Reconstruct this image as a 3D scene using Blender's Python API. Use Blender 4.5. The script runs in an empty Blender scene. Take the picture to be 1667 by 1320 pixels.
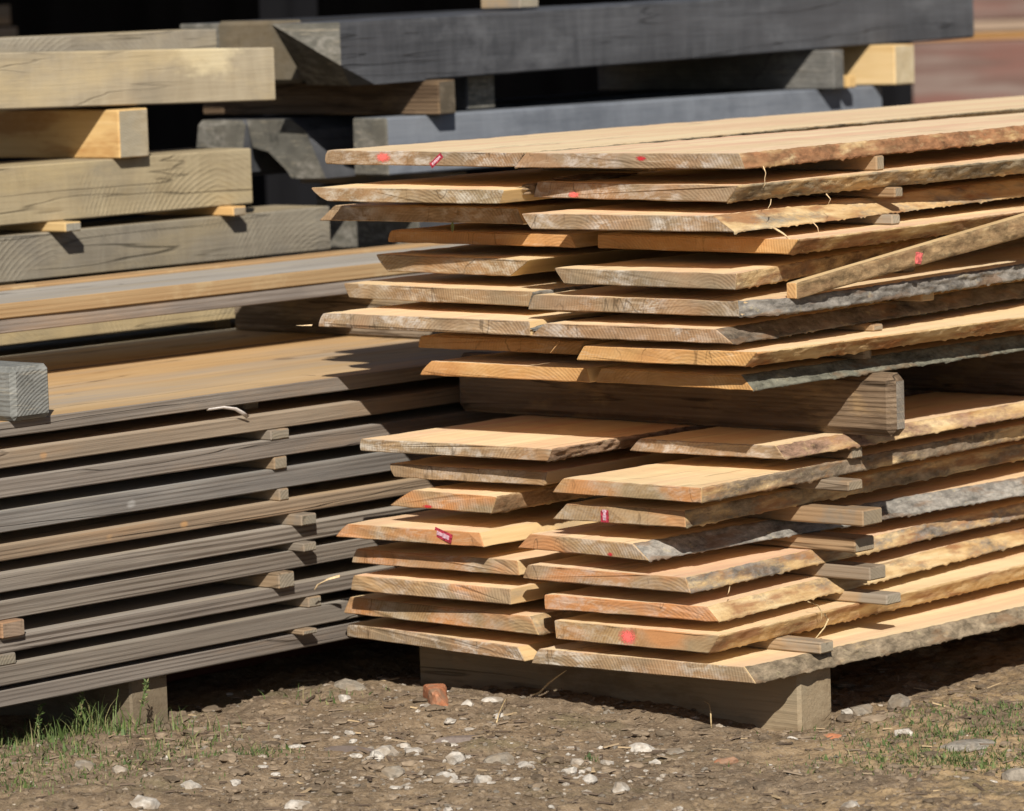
import bpy, bmesh, math, random
import numpy as np
from mathutils import Vector, Matrix, noise as mn

random.seed(7)
rng = np.random.default_rng(11)
D = bpy.data
SC = bpy.context.scene
COL = SC.collection

CAM_POS = [4.88433, -6.10348, 1.41685]
CAM_AXES = [[0.748077, 0.662858, -0.031633], [0.044538, -0.09771, -0.994218], [-0.662116, 0.742342, -0.102617]]
LENS = 156.0288

# every board of the fresh stack: column, layer from the top, end plane, underside height, thickness,
# left/right edges of its end (bottom, top), how far its right edge wanders, marks on the end
BOARDS = [
 {'c': 'L', 'k': 1, 'y0': -0.0032, 'sk': -0.0462, 'zb': 1.016, 'th': 0.0263, 'xbl': -1.0251, 'xbr': -0.5209, 'xtl': -1.0186, 'xtr': -0.4947, 'fx': -0.06, 'fy': 1.0, 'marks': [('paint_smear', -0.0928, 0.0169, 0.0314, 0.0185), ('paper_tag', 0.0498, 0.0103, 0.0429, 0.013)], 'xm': -0.773},
 {'c': 'R', 'k': 1, 'y0': -0.0113, 'sk': 0.0826, 'zb': 1.016, 'th': 0.027, 'xbl': -0.5071, 'xbr': -0.0021, 'xtl': -0.4809, 'xtr': -0.0129, 'fx': -0.0809, 'fy': 0.989, 'marks': [('paint_dot', 0.0316, 0.0177, 0.0214, 0.0098)], 'xm': -0.2546},
 {'c': 'L', 'k': 2, 'y0': -0.0643, 'sk': 0.05, 'zb': 0.951, 'th': 0.0255, 'xbl': -0.9394, 'xbr': -0.5283, 'xtl': -0.9828, 'xtr': -0.5143, 'fx': -0.02, 'fy': 1.0, 'marks': [], 'xm': -0.7139},
 {'c': 'R', 'k': 2, 'y0': 0.0224, 'sk': -0.0529, 'zb': 0.957, 'th': 0.0293, 'xbl': -0.5223, 'xbr': -0.0436, 'xtl': -0.5083, 'xtr': -0.0178, 'fx': 0.0136, 'fy': 0.7776, 'marks': [('paint_smear', -0.1138, 0.0047, 0.0243, 0.013)], 'xm': -0.3022},
 {'c': 'L', 'k': 3, 'y0': 0.0557, 'sk': 0.05, 'zb': 0.905, 'th': 0.0293, 'xbl': -1.0807, 'xbr': -0.5774, 'xtl': -1.0399, 'xtr': -0.594, 'fx': -0.02, 'fy': 1.0, 'marks': [], 'xm': -0.8265},
 {'c': 'R', 'k': 3, 'y0': -0.0466, 'sk': 0.0872, 'zb': 0.907, 'th': 0.0282, 'xbl': -0.4387, 'xbr': 0.0004, 'xtl': -0.4596, 'xtr': -0.0441, 'fx': -0.0814, 'fy': 1.0177, 'marks': [], 'xm': -0.2191},
 {'c': 'L', 'k': 4, 'y0': 0.1123, 'sk': -0.0136, 'zb': 0.86, 'th': 0.0238, 'xbl': -0.9702, 'xbr': -0.485, 'xtl': -0.9576, 'xtr': -0.4977, 'fx': -0.02, 'fy': 1.0, 'marks': [], 'xm': -0.7276},
 {'c': 'R', 'k': 4, 'y0': 0.1, 'sk': -0.0375, 'zb': 0.86, 'th': 0.0264, 'xbl': -0.4323, 'xbr': 0.0263, 'xtl': -0.4314, 'xtr': 0.0514, 'fx': -0.0399, 'fy': 0.7732, 'marks': [], 'xm': -0.203},
 {'c': 'L', 'k': 5, 'y0': 0.07, 'sk': -0.05, 'zb': 0.807, 'th': 0.0318, 'xbl': -0.9402, 'xbr': -0.6107, 'xtl': -0.9693, 'xtr': -0.5582, 'fx': -0.02, 'fy': 1.0, 'marks': [], 'xm': -0.7564},
 {'c': 'R', 'k': 5, 'y0': -0.0437, 'sk': -0.0069, 'zb': 0.807, 'th': 0.0284, 'xbl': -0.3863, 'xbr': 0.0139, 'xtl': -0.4089, 'xtr': 0.019, 'fx': -0.0839, 'fy': 0.3437, 'marks': [], 'xm': -0.1862},
 {'c': 'L', 'k': 6, 'y0': 0.0261, 'sk': -0.057, 'zb': 0.757, 'th': 0.0278, 'xbl': -1.0059, 'xbr': -0.5256, 'xtl': -1.0201, 'xtr': -0.5116, 'fx': -0.02, 'fy': 1.0, 'marks': [], 'xm': -0.7658},
 {'c': 'R', 'k': 6, 'y0': -0.0302, 'sk': 0.0388, 'zb': 0.757, 'th': 0.0278, 'xbl': -0.4784, 'xbr': 0.0011, 'xtl': -0.4642, 'xtr': -0.002, 'fx': -0.0125, 'fy': 0.8968, 'marks': [], 'xm': -0.2386},
 {'c': 'L', 'k': 7, 'y0': -0.0634, 'sk': 0.0126, 'zb': 0.711, 'th': 0.0271, 'xbl': -0.9858, 'xbr': -0.4563, 'xtl': -0.9717, 'xtr': -0.4596, 'fx': -0.02, 'fy': 1.0, 'marks': [], 'xm': -0.7211},
 {'c': 'R', 'k': 7, 'y0': -0.0556, 'sk': 0.0641, 'zb': 0.711, 'th': 0.0253, 'xbl': -0.449, 'xbr': 0.002, 'xtl': -0.4143, 'xtr': -0.0341, 'fx': -0.089, 'fy': 1.0288, 'marks': [], 'xm': -0.2235},
 {'c': 'L', 'k': 8, 'y0': 0.026, 'sk': 0.0406, 'zb': 0.67, 'th': 0.024, 'xbl': -0.8083, 'xbr': -0.4248, 'xtl': -0.7981, 'xtr': -0.4067, 'fx': -0.02, 'fy': 1.0, 'marks': [], 'xm': -0.6166},
 {'c': 'R', 'k': 8, 'y0': -0.0382, 'sk': 0.0631, 'zb': 0.67, 'th': 0.0261, 'xbl': -0.3557, 'xbr': 0.0151, 'xtl': -0.3379, 'xtr': 0.0421, 'fx': 0.0343, 'fy': 0.815, 'marks': [], 'xm': -0.1703},
 {'c': 'L', 'k': 9, 'y0': -0.0044, 'sk': 0.0493, 'zb': 0.623, 'th': 0.0265, 'xbl': -0.7755, 'xbr': -0.3714, 'xtl': -0.7488, 'xtr': -0.3788, 'fx': -0.02, 'fy': 1.0, 'marks': [], 'xm': -0.5699},
 {'c': 'R', 'k': 9, 'y0': 0.0144, 'sk': 0.0022, 'zb': 0.623, 'th': 0.0265, 'xbl': -0.3654, 'xbr': 0.0, 'xtl': -0.3526, 'xtr': -0.0268, 'fx': 0.0106, 'fy': 0.8161, 'marks': [], 'xm': -0.1863},
 {'c': 'L', 'k': 10, 'y0': -0.0735, 'sk': 0.0748, 'zb': 0.482, 'th': 0.0232, 'xbl': -0.8669, 'xbr': -0.4281, 'xtl': -0.8644, 'xtr': -0.416, 'fx': -0.02, 'fy': 1.0, 'marks': [], 'xm': -0.6475},
 {'c': 'R', 'k': 10, 'y0': 0.1502, 'sk': 0.0661, 'zb': 0.482, 'th': 0.0239, 'xbl': -0.3978, 'xbr': -0.0478, 'xtl': -0.3716, 'xtr': -0.0685, 'fx': -0.0171, 'fy': 0.7834, 'marks': [], 'xm': -0.2228},
 {'c': 'L', 'k': 11, 'y0': -0.0305, 'sk': 0.1119, 'zb': 0.43, 'th': 0.0254, 'xbl': -0.8197, 'xbr': -0.4776, 'xtl': -0.8272, 'xtr': -0.4685, 'fx': -0.02, 'fy': 1.0, 'marks': [], 'xm': -0.6487},
 {'c': 'R', 'k': 11, 'y0': -0.0824, 'sk': 0.0303, 'zb': 0.43, 'th': 0.0273, 'xbl': -0.3903, 'xbr': -0.0496, 'xtl': -0.3648, 'xtr': -0.0486, 'fx': -0.0672, 'fy': 1.0883, 'marks': [], 'xm': -0.2199},
 {'c': 'L', 'k': 12, 'y0': -0.0631, 'sk': 0.0117, 'zb': 0.378, 'th': 0.0321, 'xbl': -0.8194, 'xbr': -0.5656, 'xtl': -0.7617, 'xtr': -0.5506, 'fx': -0.02, 'fy': 1.0, 'marks': [('paint_dot', -0.0287, 0.0023, 0.0257, 0.0098)], 'xm': -0.6925},
 {'c': 'R', 'k': 12, 'y0': -0.0553, 'sk': 0.0807, 'zb': 0.378, 'th': 0.0303, 'xbl': -0.4102, 'xbr': -0.1156, 'xtl': -0.3785, 'xtr': -0.1172, 'fx': -0.0545, 'fy': 1.1356, 'marks': [('paper_tag', -0.0285, 0.0141, 0.0186, 0.0272)], 'xm': -0.2629},
 {'c': 'L', 'k': 13, 'y0': -0.0992, 'sk': 0.0799, 'zb': 0.318, 'th': 0.0266, 'xbl': -0.9168, 'xbr': -0.5639, 'xtl': -0.8857, 'xtr': -0.5756, 'fx': -0.02, 'fy': 1.0, 'marks': [('paper_tag', 0.0827, 0.0177, 0.0443, 0.0174)], 'xm': -0.7403},
 {'c': 'R', 'k': 13, 'y0': -0.0679, 'sk': -0.043, 'zb': 0.318, 'th': 0.0284, 'xbl': -0.502, 'xbr': -0.1771, 'xtl': -0.4695, 'xtr': -0.2147, 'fx': 0.0563, 'fy': 1.0758, 'marks': [('paint_dot', 0.0699, 0.0044, 0.0129, 0.0087)], 'xm': -0.3396},
 {'c': 'L', 'k': 14, 'y0': -0.0498, 'sk': 0.0682, 'zb': 0.262, 'th': 0.0276, 'xbl': -0.9236, 'xbr': -0.5232, 'xtl': -0.9117, 'xtr': -0.5264, 'fx': -0.02, 'fy': 1.0, 'marks': [], 'xm': -0.7234},
 {'c': 'R', 'k': 14, 'y0': -0.0584, 'sk': 0.0256, 'zb': 0.262, 'th': 0.0271, 'xbl': -0.4916, 'xbr': -0.1002, 'xtl': -0.4757, 'xtr': -0.1104, 'fx': -0.0697, 'fy': 1.1345, 'marks': [], 'xm': -0.2959},
 {'c': 'L', 'k': 15, 'y0': -0.0559, 'sk': 0.0303, 'zb': 0.208, 'th': 0.0301, 'xbl': -0.9325, 'xbr': -0.5331, 'xtl': -0.9201, 'xtr': -0.5333, 'fx': -0.02, 'fy': 1.0, 'marks': [], 'xm': -0.7328},
 {'c': 'R', 'k': 15, 'y0': -0.0359, 'sk': 0.0894, 'zb': 0.208, 'th': 0.0262, 'xbl': -0.4474, 'xbr': -0.0654, 'xtl': -0.4478, 'xtr': -0.0909, 'fx': -0.1105, 'fy': 1.1185, 'marks': [], 'xm': -0.2564},
 {'c': 'L', 'k': 16, 'y0': -0.0179, 'sk': -0.0313, 'zb': 0.152, 'th': 0.0331, 'xbl': -1.0012, 'xbr': -0.4884, 'xtl': -0.9829, 'xtr': -0.5101, 'fx': -0.02, 'fy': 1.0, 'marks': [], 'xm': -0.7448},
 {'c': 'R', 'k': 16, 'y0': -0.0375, 'sk': 0.0301, 'zb': 0.152, 'th': 0.034, 'xbl': -0.4316, 'xbr': -0.0818, 'xtl': -0.4346, 'xtr': -0.0557, 'fx': -0.044, 'fy': 1.0467, 'marks': [('paint_smear', -0.0048, 0.0163, 0.0314, 0.0337)], 'xm': -0.2567},
 {'c': 'L', 'k': 17, 'y0': -0.0027, 'sk': -0.1009, 'zb': 0.1, 'th': 0.0259, 'xbl': -1.0267, 'xbr': -0.5234, 'xtl': -1.02, 'xtr': -0.5404, 'fx': -0.02, 'fy': 1.0, 'marks': [], 'xm': -0.7751},
 {'c': 'R', 'k': 17, 'y0': -0.0188, 'sk': 0.0755, 'zb': 0.1, 'th': 0.0279, 'xbl': -0.4984, 'xbr': 0.0, 'xtl': -0.4803, 'xtr': -0.0228, 'fx': 0.0146, 'fy': 0.8258, 'marks': [], 'xm': -0.2492},
]

# ------------------------------------------------------------------ materials
class G:
    def __init__(s, name, rough=0.8, spec=0.25):
        s.m = D.materials.new(name); s.m.use_nodes = True
        s.t = s.m.node_tree; s.t.nodes.clear()
        s.out = s.n('ShaderNodeOutputMaterial'); s.b = s.n('ShaderNodeBsdfPrincipled')
        s.b.inputs['Roughness'].default_value = rough
        s.b.inputs['Specular IOR Level'].default_value = spec
        s.l(s.b.outputs[0], s.out.inputs[0])
        s.tc = s.n('ShaderNodeTexCoord'); s.oi = s.n('ShaderNodeObjectInfo')
    def n(s, ty, **k):
        x = s.t.nodes.new(ty)
        for a, v in k.items(): setattr(x, a, v)
        return x
    def l(s, a, b): s.t.links.new(a, b)
    def put(s, sock, v):
        if hasattr(v, 'is_output'): s.l(v, sock)
        elif isinstance(v, (tuple, list)) and len(v) == 3 and sock.type == 'RGBA': sock.default_value = (*v, 1)
        else: sock.default_value = v
    def math(s, op, a, b=0.0, c=None, clamp=False):
        x = s.n('ShaderNodeMath', operation=op, use_clamp=clamp); s.put(x.inputs[0], a); s.put(x.inputs[1], b)
        if c is not None: s.put(x.inputs[2], c)
        return x.outputs[0]
    def vmath(s, op, a, b=None, out=0):
        x = s.n('ShaderNodeVectorMath', operation=op); s.put(x.inputs[0], a)
        if b is not None: s.put(x.inputs[1], b)
        return x.outputs[out]
    def coords(s):
        r = s.oi.outputs['Random']; c = s.n('ShaderNodeCombineXYZ')
        for i, k in enumerate((31.0, 17.0, 23.0)): s.l(s.math('MULTIPLY', r, k), c.inputs[i])
        return s.vmath('ADD', s.tc.outputs['Object'], c.outputs[0])
    def map(s, v, scale, rot=(0, 0, 0)):
        m = s.n('ShaderNodeMapping'); s.l(v, m.inputs[0]); m.inputs['Scale'].default_value = scale; m.inputs['Rotation'].default_value = rot
        return m.outputs[0]
    def noise(s, v, scale=(1, 1, 1), detail=4, rough=.55, dist=0, rot=(0, 0, 0)):
        x = s.n('ShaderNodeTexNoise'); s.l(s.map(v, scale, rot), x.inputs['Vector']); x.inputs['Scale'].default_value = 1
        x.inputs['Detail'].default_value = detail; x.inputs['Roughness'].default_value = rough; x.inputs['Distortion'].default_value = dist
        return x.outputs['Fac']
    def ramp(s, f, *st):
        x = s.n('ShaderNodeValToRGB'); s.l(f, x.inputs[0]); e = x.color_ramp.elements
        while len(e) < len(st): e.new(.5)
        for k, (p, c) in zip(e, st):
            k.position = p; k.color = (c, c, c, 1) if not isinstance(c, (tuple, list)) else (*c, 1)
        return x.outputs[0]
    def mix(s, f, a, b, blend='MIX'):
        x = s.n('ShaderNodeMix', data_type='RGBA', blend_type=blend); s.put(x.inputs[0], f); s.put(x.inputs[6], a); s.put(x.inputs[7], b)
        return x.outputs[2]
    def finish(s, col, h=None, dist=.001, strength=.6, tint=True):
        if tint: col = s.mix(1.0, col, s.oi.outputs['Color'], 'MULTIPLY')
        s.put(s.b.inputs['Base Color'], col)
        if h is not None:
            b = s.n('ShaderNodeBump'); b.inputs['Distance'].default_value = dist; b.inputs['Strength'].default_value = strength
            s.l(h, b.inputs['Height']); s.l(b.outputs[0], s.b.inputs['Normal'])
        return s.m

def long_grain(name, cols, blot=None, blot2=None, lines=0.0, line_col=(.1, .08, .06), cross=0.0, knots=0.0, bump=.0012, spec=.25, rough=.8, gw=(.2, .42, .38), saw=0.0, patch=None, crack=0.0, spots=()):
    g = G(name, rough, spec); v = g.coords()
    n1 = g.noise(v, (26, .8, 34), 6, .62, .8); n2 = g.noise(v, (150, 5, 150), 4, .65, .5); n3 = g.noise(v, (7, 1.3, 9), 4, .6)
    f = g.math('MULTIPLY_ADD', n2, gw[0], g.math('MULTIPLY_ADD', n1, gw[1], g.math('MULTIPLY', n3, gw[2])))
    col = g.ramp(f, (.33, cols[0]), (.5, cols[1]), (.66, cols[2]))
    h = g.math('ADD', g.math('MULTIPLY', n1, .5), n2)
    if lines:
        w = g.n('ShaderNodeTexWave', wave_type='BANDS', bands_direction='Z'); g.l(g.map(v, (9, .9, 33), (.03, 0, 0)), w.inputs['Vector'])
        w.inputs['Scale'].default_value = 1; w.inputs['Distortion'].default_value = 9; w.inputs['Detail'].default_value = 4; w.inputs['Detail Scale'].default_value = .45; w.inputs['Detail Roughness'].default_value = .6
        lf = g.math('MULTIPLY', g.ramp(w.outputs['Fac'], (.05, 1.0), (.75, 0.0)), g.ramp(g.noise(v, (5, 1.6, 12), 3), (.35, .15), (.62, 1.0)))
        col = g.mix(g.math('MULTIPLY', lf, lines), col, line_col); h = g.math('SUBTRACT', h, g.math('MULTIPLY', lf, .6))
    if saw:
        sp_ = g.n('ShaderNodeSeparateXYZ'); g.l(g.map(v, (.3, 1, 1)), sp_.inputs[0])
        cc = g.n('ShaderNodeCombineXYZ'); g.l(g.math('ADD', g.math('PINGPONG', sp_.outputs[1], .42), .04), cc.inputs[0]); None
        oz = g.n('ShaderNodeSeparateXYZ'); g.l(g.tc.outputs['Object'], oz.inputs[0]); g.l(g.math('ADD', oz.outputs[2], .16), cc.inputs[2])
        ln = g.vmath('LENGTH', cc.outputs[0], out=1)
        sw = g.math('SINE', g.math('MULTIPLY_ADD', n3, 7.0, g.math('MULTIPLY', ln, 520.0)))
        sm = g.math('MULTIPLY', g.ramp(sw, (.1, 0.0), (.9, 1.0)), g.ramp(g.noise(v, (5, 4, 9), 4, .65), (.44, 0.0), (.62, 1.0)))
        col = g.mix(g.math('MULTIPLY', sm, saw), col, tuple(min(1, x * 1.35) for x in cols[2])); h = g.math('ADD', h, g.math('MULTIPLY', sm, .6))
    if patch:
        py, pz, ry, rz_, pc = patch
        pv = g.vmath('MULTIPLY', g.vmath('SUBTRACT', g.tc.outputs['Object'], (0, py, pz)), (0, 1 / ry, 1 / rz_)); pl = g.vmath('LENGTH', pv, out=1)
        pl = g.math('ADD', pl, g.math('MULTIPLY_ADD', g.noise(v, (20, 16, 30), 4, .7), 1.6, -.8))
        col = g.mix(g.ramp(pl, (.55, .85), (1.0, 0.0)), col, pc); col = g.mix(g.ramp(g.vmath('LENGTH', g.vmath('MULTIPLY', g.vmath('SUBTRACT', g.tc.outputs['Object'], (0, py - ry * .45, pz + .012)), (0, 70, 90)), out=1), (.4, .7), (1.0, 0.0)), col, (.22, .15, .07))
    if cross:
        c1 = g.noise(v, (4, 17, 3.5), 5, .7, .9, (.1, 0, .12))
        col = g.mix(g.math('MULTIPLY', g.ramp(c1, (.4, 0.0), (.72, 1.0)), cross), col, tuple(min(1, x * 1.25) for x in cols[2])); h = g.math('ADD', h, g.math('MULTIPLY', c1, .7))
    for k, b in enumerate((blot, blot2)):
        if b:
            bc, amt, sc, lo, hi = b
            bf = g.noise(g.vmath('ADD', v, (3.3 + k * 5, 1.7, 9.1)), sc, 5, .65)
            col = g.mix(g.math('MULTIPLY', g.ramp(bf, (lo, 0.0), (hi, 1.0)), amt), col, bc)
    for sy, sz, sr, sc_ in spots:
        sl = g.vmath('LENGTH', g.vmath('MULTIPLY', g.vmath('SUBTRACT', g.tc.outputs['Object'], (0, sy, sz)), (0, .7 / sr, 1 / sr)), out=1)
        sl = g.math('ADD', sl, g.math('MULTIPLY_ADD', g.noise(v, (60, 50, 90), 3), .9, -.45))
        col = g.mix(g.ramp(sl, (.35, .6), (1.5, 0.0)), col, sc_)
    if crack:
        cn = g.noise(g.vmath('ADD', v, (9.2, 4.4, 2.1)), (6, .75, 15), 3, .55, .3)
        cf = g.math('MULTIPLY', g.ramp(g.math('ABSOLUTE', g.math('SUBTRACT', cn, .5)), (.002, 1.0), (.010, 0.0)), g.ramp(g.noise(v, (3, 1.1, 5), 2), (.45, 0.0), (.56, 1.0)))
        col = g.mix(g.math('MULTIPLY', cf, crack), col, tuple(x * .22 for x in cols[0])); h = g.math('SUBTRACT', h, g.math('MULTIPLY', cf, 1.5))
    if knots:
        vo = g.n('ShaderNodeTexVoronoi'); g.l(g.map(v, (3.4, .9, 3.4)), vo.inputs['Vector']); vo.inputs['Scale'].default_value = 1
        kf = g.ramp(vo.outputs['Distance'], (.022, 1.0), (.04, .5), (.075, 0.0))
        col = g.mix(g.math('MULTIPLY', kf, knots), col, tuple(x * .35 for x in cols[0]))
    return g.finish(col, h, bump, .7)

def end_grain(name, cols, grey=((.30, .27, .21), .5), powder=0.4, orange=0.0, ring=.5, bump=.0012):
    g = G(name, .85, .2); v = g.coords(); o = g.tc.outputs['Object']; r = g.oi.outputs['Random']
    px = g.math('MULTIPLY_ADD', r, .5, -.25); pz = g.math('MULTIPLY_ADD', g.math('FRACT', g.math('MULTIPLY', r, 7.31)), .12, -.14)
    cc = g.n('ShaderNodeCombineXYZ'); g.l(px, cc.inputs[0]); g.l(pz, cc.inputs[2])
    d = g.vmath('SUBTRACT', o, cc.outputs[0]); d = g.vmath('MULTIPLY', d, (1, 0, 1)); ln = g.vmath('LENGTH', d, out=1)
    wob = g.noise(v, (11, 11, 11), 4)
    ph = g.math('MULTIPLY_ADD', wob, 9.0, g.math('MULTIPLY', ln, 2 * math.pi / .0062))
    rg = g.math('MULTIPLY_ADD', g.math('SINE', ph), .5, .5)
    n1 = g.noise(v, (18, 18, 18), 4); n2 = g.noise(v, (22, 4, 95), 5, .7, .8, (0, .75, 0)); n3 = g.noise(v, (7, 7, 9), 3)
    col = g.ramp(g.math('MULTIPLY_ADD', n1, .6, g.math('MULTIPLY', n2, .4)), (.34, cols[0]), (.5, cols[1]), (.66, cols[2]))
    col = g.mix(g.math('MULTIPLY', g.math('MULTIPLY', g.ramp(rg, (.3, 0.0), (.95, 1.0)), g.ramp(g.noise(v, (8, 8, 14), 3), (.4, .15), (.62, 1.0))), ring * 1.5), col, tuple(x * .55 for x in cols[0]))
    col = g.mix(g.math('MULTIPLY', g.ramp(n3, (.42, 0.0), (.6, 1.0)), grey[1]), col, grey[0])
    if orange:
        n5 = g.noise(v, (5, 5, 11), 2)
        col = g.mix(g.math('MULTIPLY', g.ramp(n5, (.46, 0.0), (.58, 1.0)), orange), col, (.47, .215, .085))
    n4 = g.noise(v, (30, 30, 55), 5, .7, .3, (0, .6, 0)); n6 = g.noise(v, (9, 9, 12), 2)
    pw = g.math('MULTIPLY', g.ramp(n4, (.45, 0.0), (.62, 1.0)), g.ramp(n6, (.42, .05), (.58, 1.0)))
    col = g.mix(g.math('MULTIPLY', pw, powder), col, (.54, .50, .44))
    sc = g.ramp(g.noise(v, (14, 3, 120), 4, .65, 1.2, (0, .9, 0)), (.56, 0.0), (.7, 1.0))
    col = g.mix(g.math('MULTIPLY', g.math('MULTIPLY', sc, g.ramp(n3, (.38, 1.0), (.6, .15))), .55), col, (.58, .49, .36))
    ck = g.math('ABSOLUTE', g.math('SUBTRACT', g.noise(g.vmath('ADD', v, (4, 8, 1)), (11, 3, 4), 3, .55, .3, (0, .3, 0)), .5))
    ck = g.math('MULTIPLY', g.ramp(ck, (.002, 1.0), (.008, 0.0)), g.ramp(g.noise(v, (7, 4, 5), 2), (.52, 0.0), (.6, 1.0)))
    col = g.mix(g.math('MULTIPLY', ck, .6), col, tuple(x * .25 for x in cols[0]))
    dk = g.ramp(g.noise(v, (55, 5, 20), 4, .7), (.6, 0.0), (.74, 1.0))
    col = g.mix(g.math('MULTIPLY', dk, .45), col, tuple(x * .4 for x in cols[0]))
    return g.finish(col, g.math('ADD', g.math('ADD', n2, n4), g.math('MULTIPLY', rg, .35)), bump, .8)

def bark_mat():
    g = G('bark_and_wane', .9, .15); v = g.coords()
    n1 = g.noise(v, (11, 6, 26), 5, .62); n2 = g.noise(v, (110, 70, 130), 6, .75, .4); n3 = g.noise(v, (30, 7, 60), 4, .6)
    wood = g.ramp(n3, (.33, (.42, .26, .115)), (.5, (.58, .41, .21)), (.68, (.68, .52, .30)))
    wood = g.mix(g.math('MULTIPLY', g.ramp(g.noise(v, (9, 7, 40), 4), (.5, 0.0), (.62, 1.0)), .75), wood, (.27, .12, .055))
    bk = g.ramp(g.math('MULTIPLY_ADD', g.noise(v, (34, 20, 50), 4, .65, .4), .6, g.math('MULTIPLY', n2, .4)), (.34, .25), (.5, .9), (.66, 1.6)); bk = g.mix(1.0, bk, g.oi.outputs['Color'], 'MULTIPLY')
    lich = g.ramp(g.noise(v, (40, 40, 60), 4, .7), (.6, 0.0), (.72, 1.0))
    bk = g.mix(g.math('MULTIPLY', lich, .6), bk, (.40, .34, .20)); bk = g.mix(g.math('MULTIPLY', g.ramp(g.noise(v, (17, 9, 40), 3), (.54, 0.0), (.64, 1.0)), .55), bk, (.20, .115, .06))
    al = g.oi.outputs['Alpha']
    thr = g.math('SUBTRACT', 1.02, al); thr = g.math('MULTIPLY_ADD', thr, .55, .17)
    f = g.math('MULTIPLY', g.math('SUBTRACT', g.math('MULTIPLY_ADD', n2, .25, g.math('MULTIPLY', n1, .75)), thr), 8.0, clamp=True)
    return g.finish(g.mix(f, wood, bk), g.math('ADD', n2, n3), .0025, .9, tint=False)

M = {}
M['fresh'] = long_grain('fresh_sawn_face', ((.62, .44, .25), (.76, .59, .36), (.83, .695, .455)), blot=((.72, .43, .29), .65, (16, .6, 16), .46, .66), blot2=((.80, .66, .42), .5, (5, .5, 5), .5, .66), cross=.2, knots=.8, crack=.35, bump=.0012, gw=(.22, .48, .30))
M['freshside'] = long_grain('fresh_sawn_edge', ((.46, .30, .14), (.60, .43, .22), (.70, .53, .30)), blot=((.27, .22, .16), .55, (8, 5, 20), .52, .66), bump=.001)
M['end_pale'] = end_grain('weathered_end_pale', ((.20, .13, .07), (.29, .195, .11), (.385, .275, .165)), ((.225, .185, .125), .55), .7, .22, .26)
M['end_warm'] = end_grain('weathered_end_warm', ((.25, .15, .07), (.34, .22, .11), (.42, .29, .16)), ((.27, .21, .135), .6), .4, .85, .3)
M['end_brown'] = end_grain('weathered_end_brown', ((.40, .205, .07), (.50, .28, .105), (.58, .36, .16)), ((.42, .26, .12), .3), .05, .3, .2)
M['bark'] = bark_mat()
M['grey'] = long_grain('weathered_grey_edge', ((.12, .10, .085), (.21, .183, .156), (.30, .268, .232)), blot=((.28, .20, .13), .6, (5, 1.3, 9), .5, .66), blot2=((.14, .125, .112), .6, (7, 2.2, 14), .52, .66), lines=.5, line_col=(.105, .083, .066), knots=.25, bump=.002, crack=0.5)
M['greyknot'] = long_grain('grey_edge_pale_knot', ((.12, .10, .085), (.21, .183, .156), (.30, .268, .232)), blot=((.28, .20, .13), .6, (5, 1.3, 9), .5, .66), blot2=((.14, .125, .112), .6, (7, 2.2, 14), .52, .66), lines=.5, line_col=(.105, .083, .066), knots=.25, bump=.002, crack=0.5, spots=((1.691, 0.0159, .0095, (.42, .39, .35)),))
M['tanknot'] = long_grain('brown_edge_orange_knot', ((.12, .10, .085), (.21, .183, .156), (.30, .268, .232)), blot=((.28, .20, .13), .6, (5, 1.3, 9), .5, .66), blot2=((.14, .125, .112), .6, (7, 2.2, 14), .52, .66), lines=.5, line_col=(.105, .083, .066), knots=.25, bump=.002, crack=0.5, spots=((1.819, .0135, .009, (.46, .30, .15)), (1.629, .012, .007, (.33, .24, .15))))
M['brownknot'] = long_grain('brown_edge_small_knot', ((.12, .10, .085), (.21, .183, .156), (.30, .268, .232)), blot=((.28, .20, .13), .6, (5, 1.3, 9), .5, .66), blot2=((.14, .125, .112), .6, (7, 2.2, 14), .52, .66), lines=.5, line_col=(.105, .083, .066), knots=.25, bump=.002, crack=0.5, spots=((1.475, .013, .008, (.42, .26, .13)),))
M['greyflame'] = long_grain('flamed_grey_edge', ((.15, .127, .106), (.22, .192, .163), (.285, .252, .217)), blot2=((.14, .125, .112), .5, (7, 2.2, 14), .52, .66), lines=1.0, line_col=(.092, .072, .057), bump=.003, crack=0.5)
M['tan'] = long_grain('sun_bleached_face', ((.40, .255, .12), (.50, .345, .18), (.58, .43, .26)), blot=((.36, .32, .27), .75, (4.5, .5, 4), .47, .62), knots=.2, lines=.1, line_col=(.3, .18, .08), crack=0.6)
M['tanedge'] = long_grain('yellow_brown_edge', ((.25, .155, .075), (.335, .222, .115), (.41, .295, .165)), blot=((.44, .34, .20), .7, (5, 4, 5), .54, .64), lines=.2, line_col=(.28, .15, .06))
M['greyface'] = long_grain('grey_bleached_face', ((.30, .27, .23), (.37, .335, .29), (.45, .41, .36)), blot=((.46, .36, .22), .5, (5, .8, 5), .52, .66), lines=.12, line_col=(.2, .17, .13), crack=0.6)
M['oak'] = long_grain('rough_sawn_oak', ((.25, .20, .125), (.33, .27, .175), (.40, .34, .23)), blot=((.21, .19, .15), .6, (3.6, 3.2, 6), .48, .66), blot2=((.47, .37, .20), .6, (3, 1.6, 6), .5, .66), cross=.35, saw=.06, bump=.002, gw=(.25, .1, .65), crack=0.6)
M['oakknot'] = long_grain('oak_with_cream_knot', ((.27, .217, .14), (.355, .292, .198), (.43, .365, .258)), blot=((.26, .22, .16), .6, (5, 5, 5), .48, .66), blot2=((.50, .39, .22), .6, (4, 2.2, 6), .5, .66), cross=.35, bump=.002, gw=(.25, .1, .65), patch=(2.50, .07, .13, .075, (.66, .56, .36)), crack=0.5)
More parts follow.
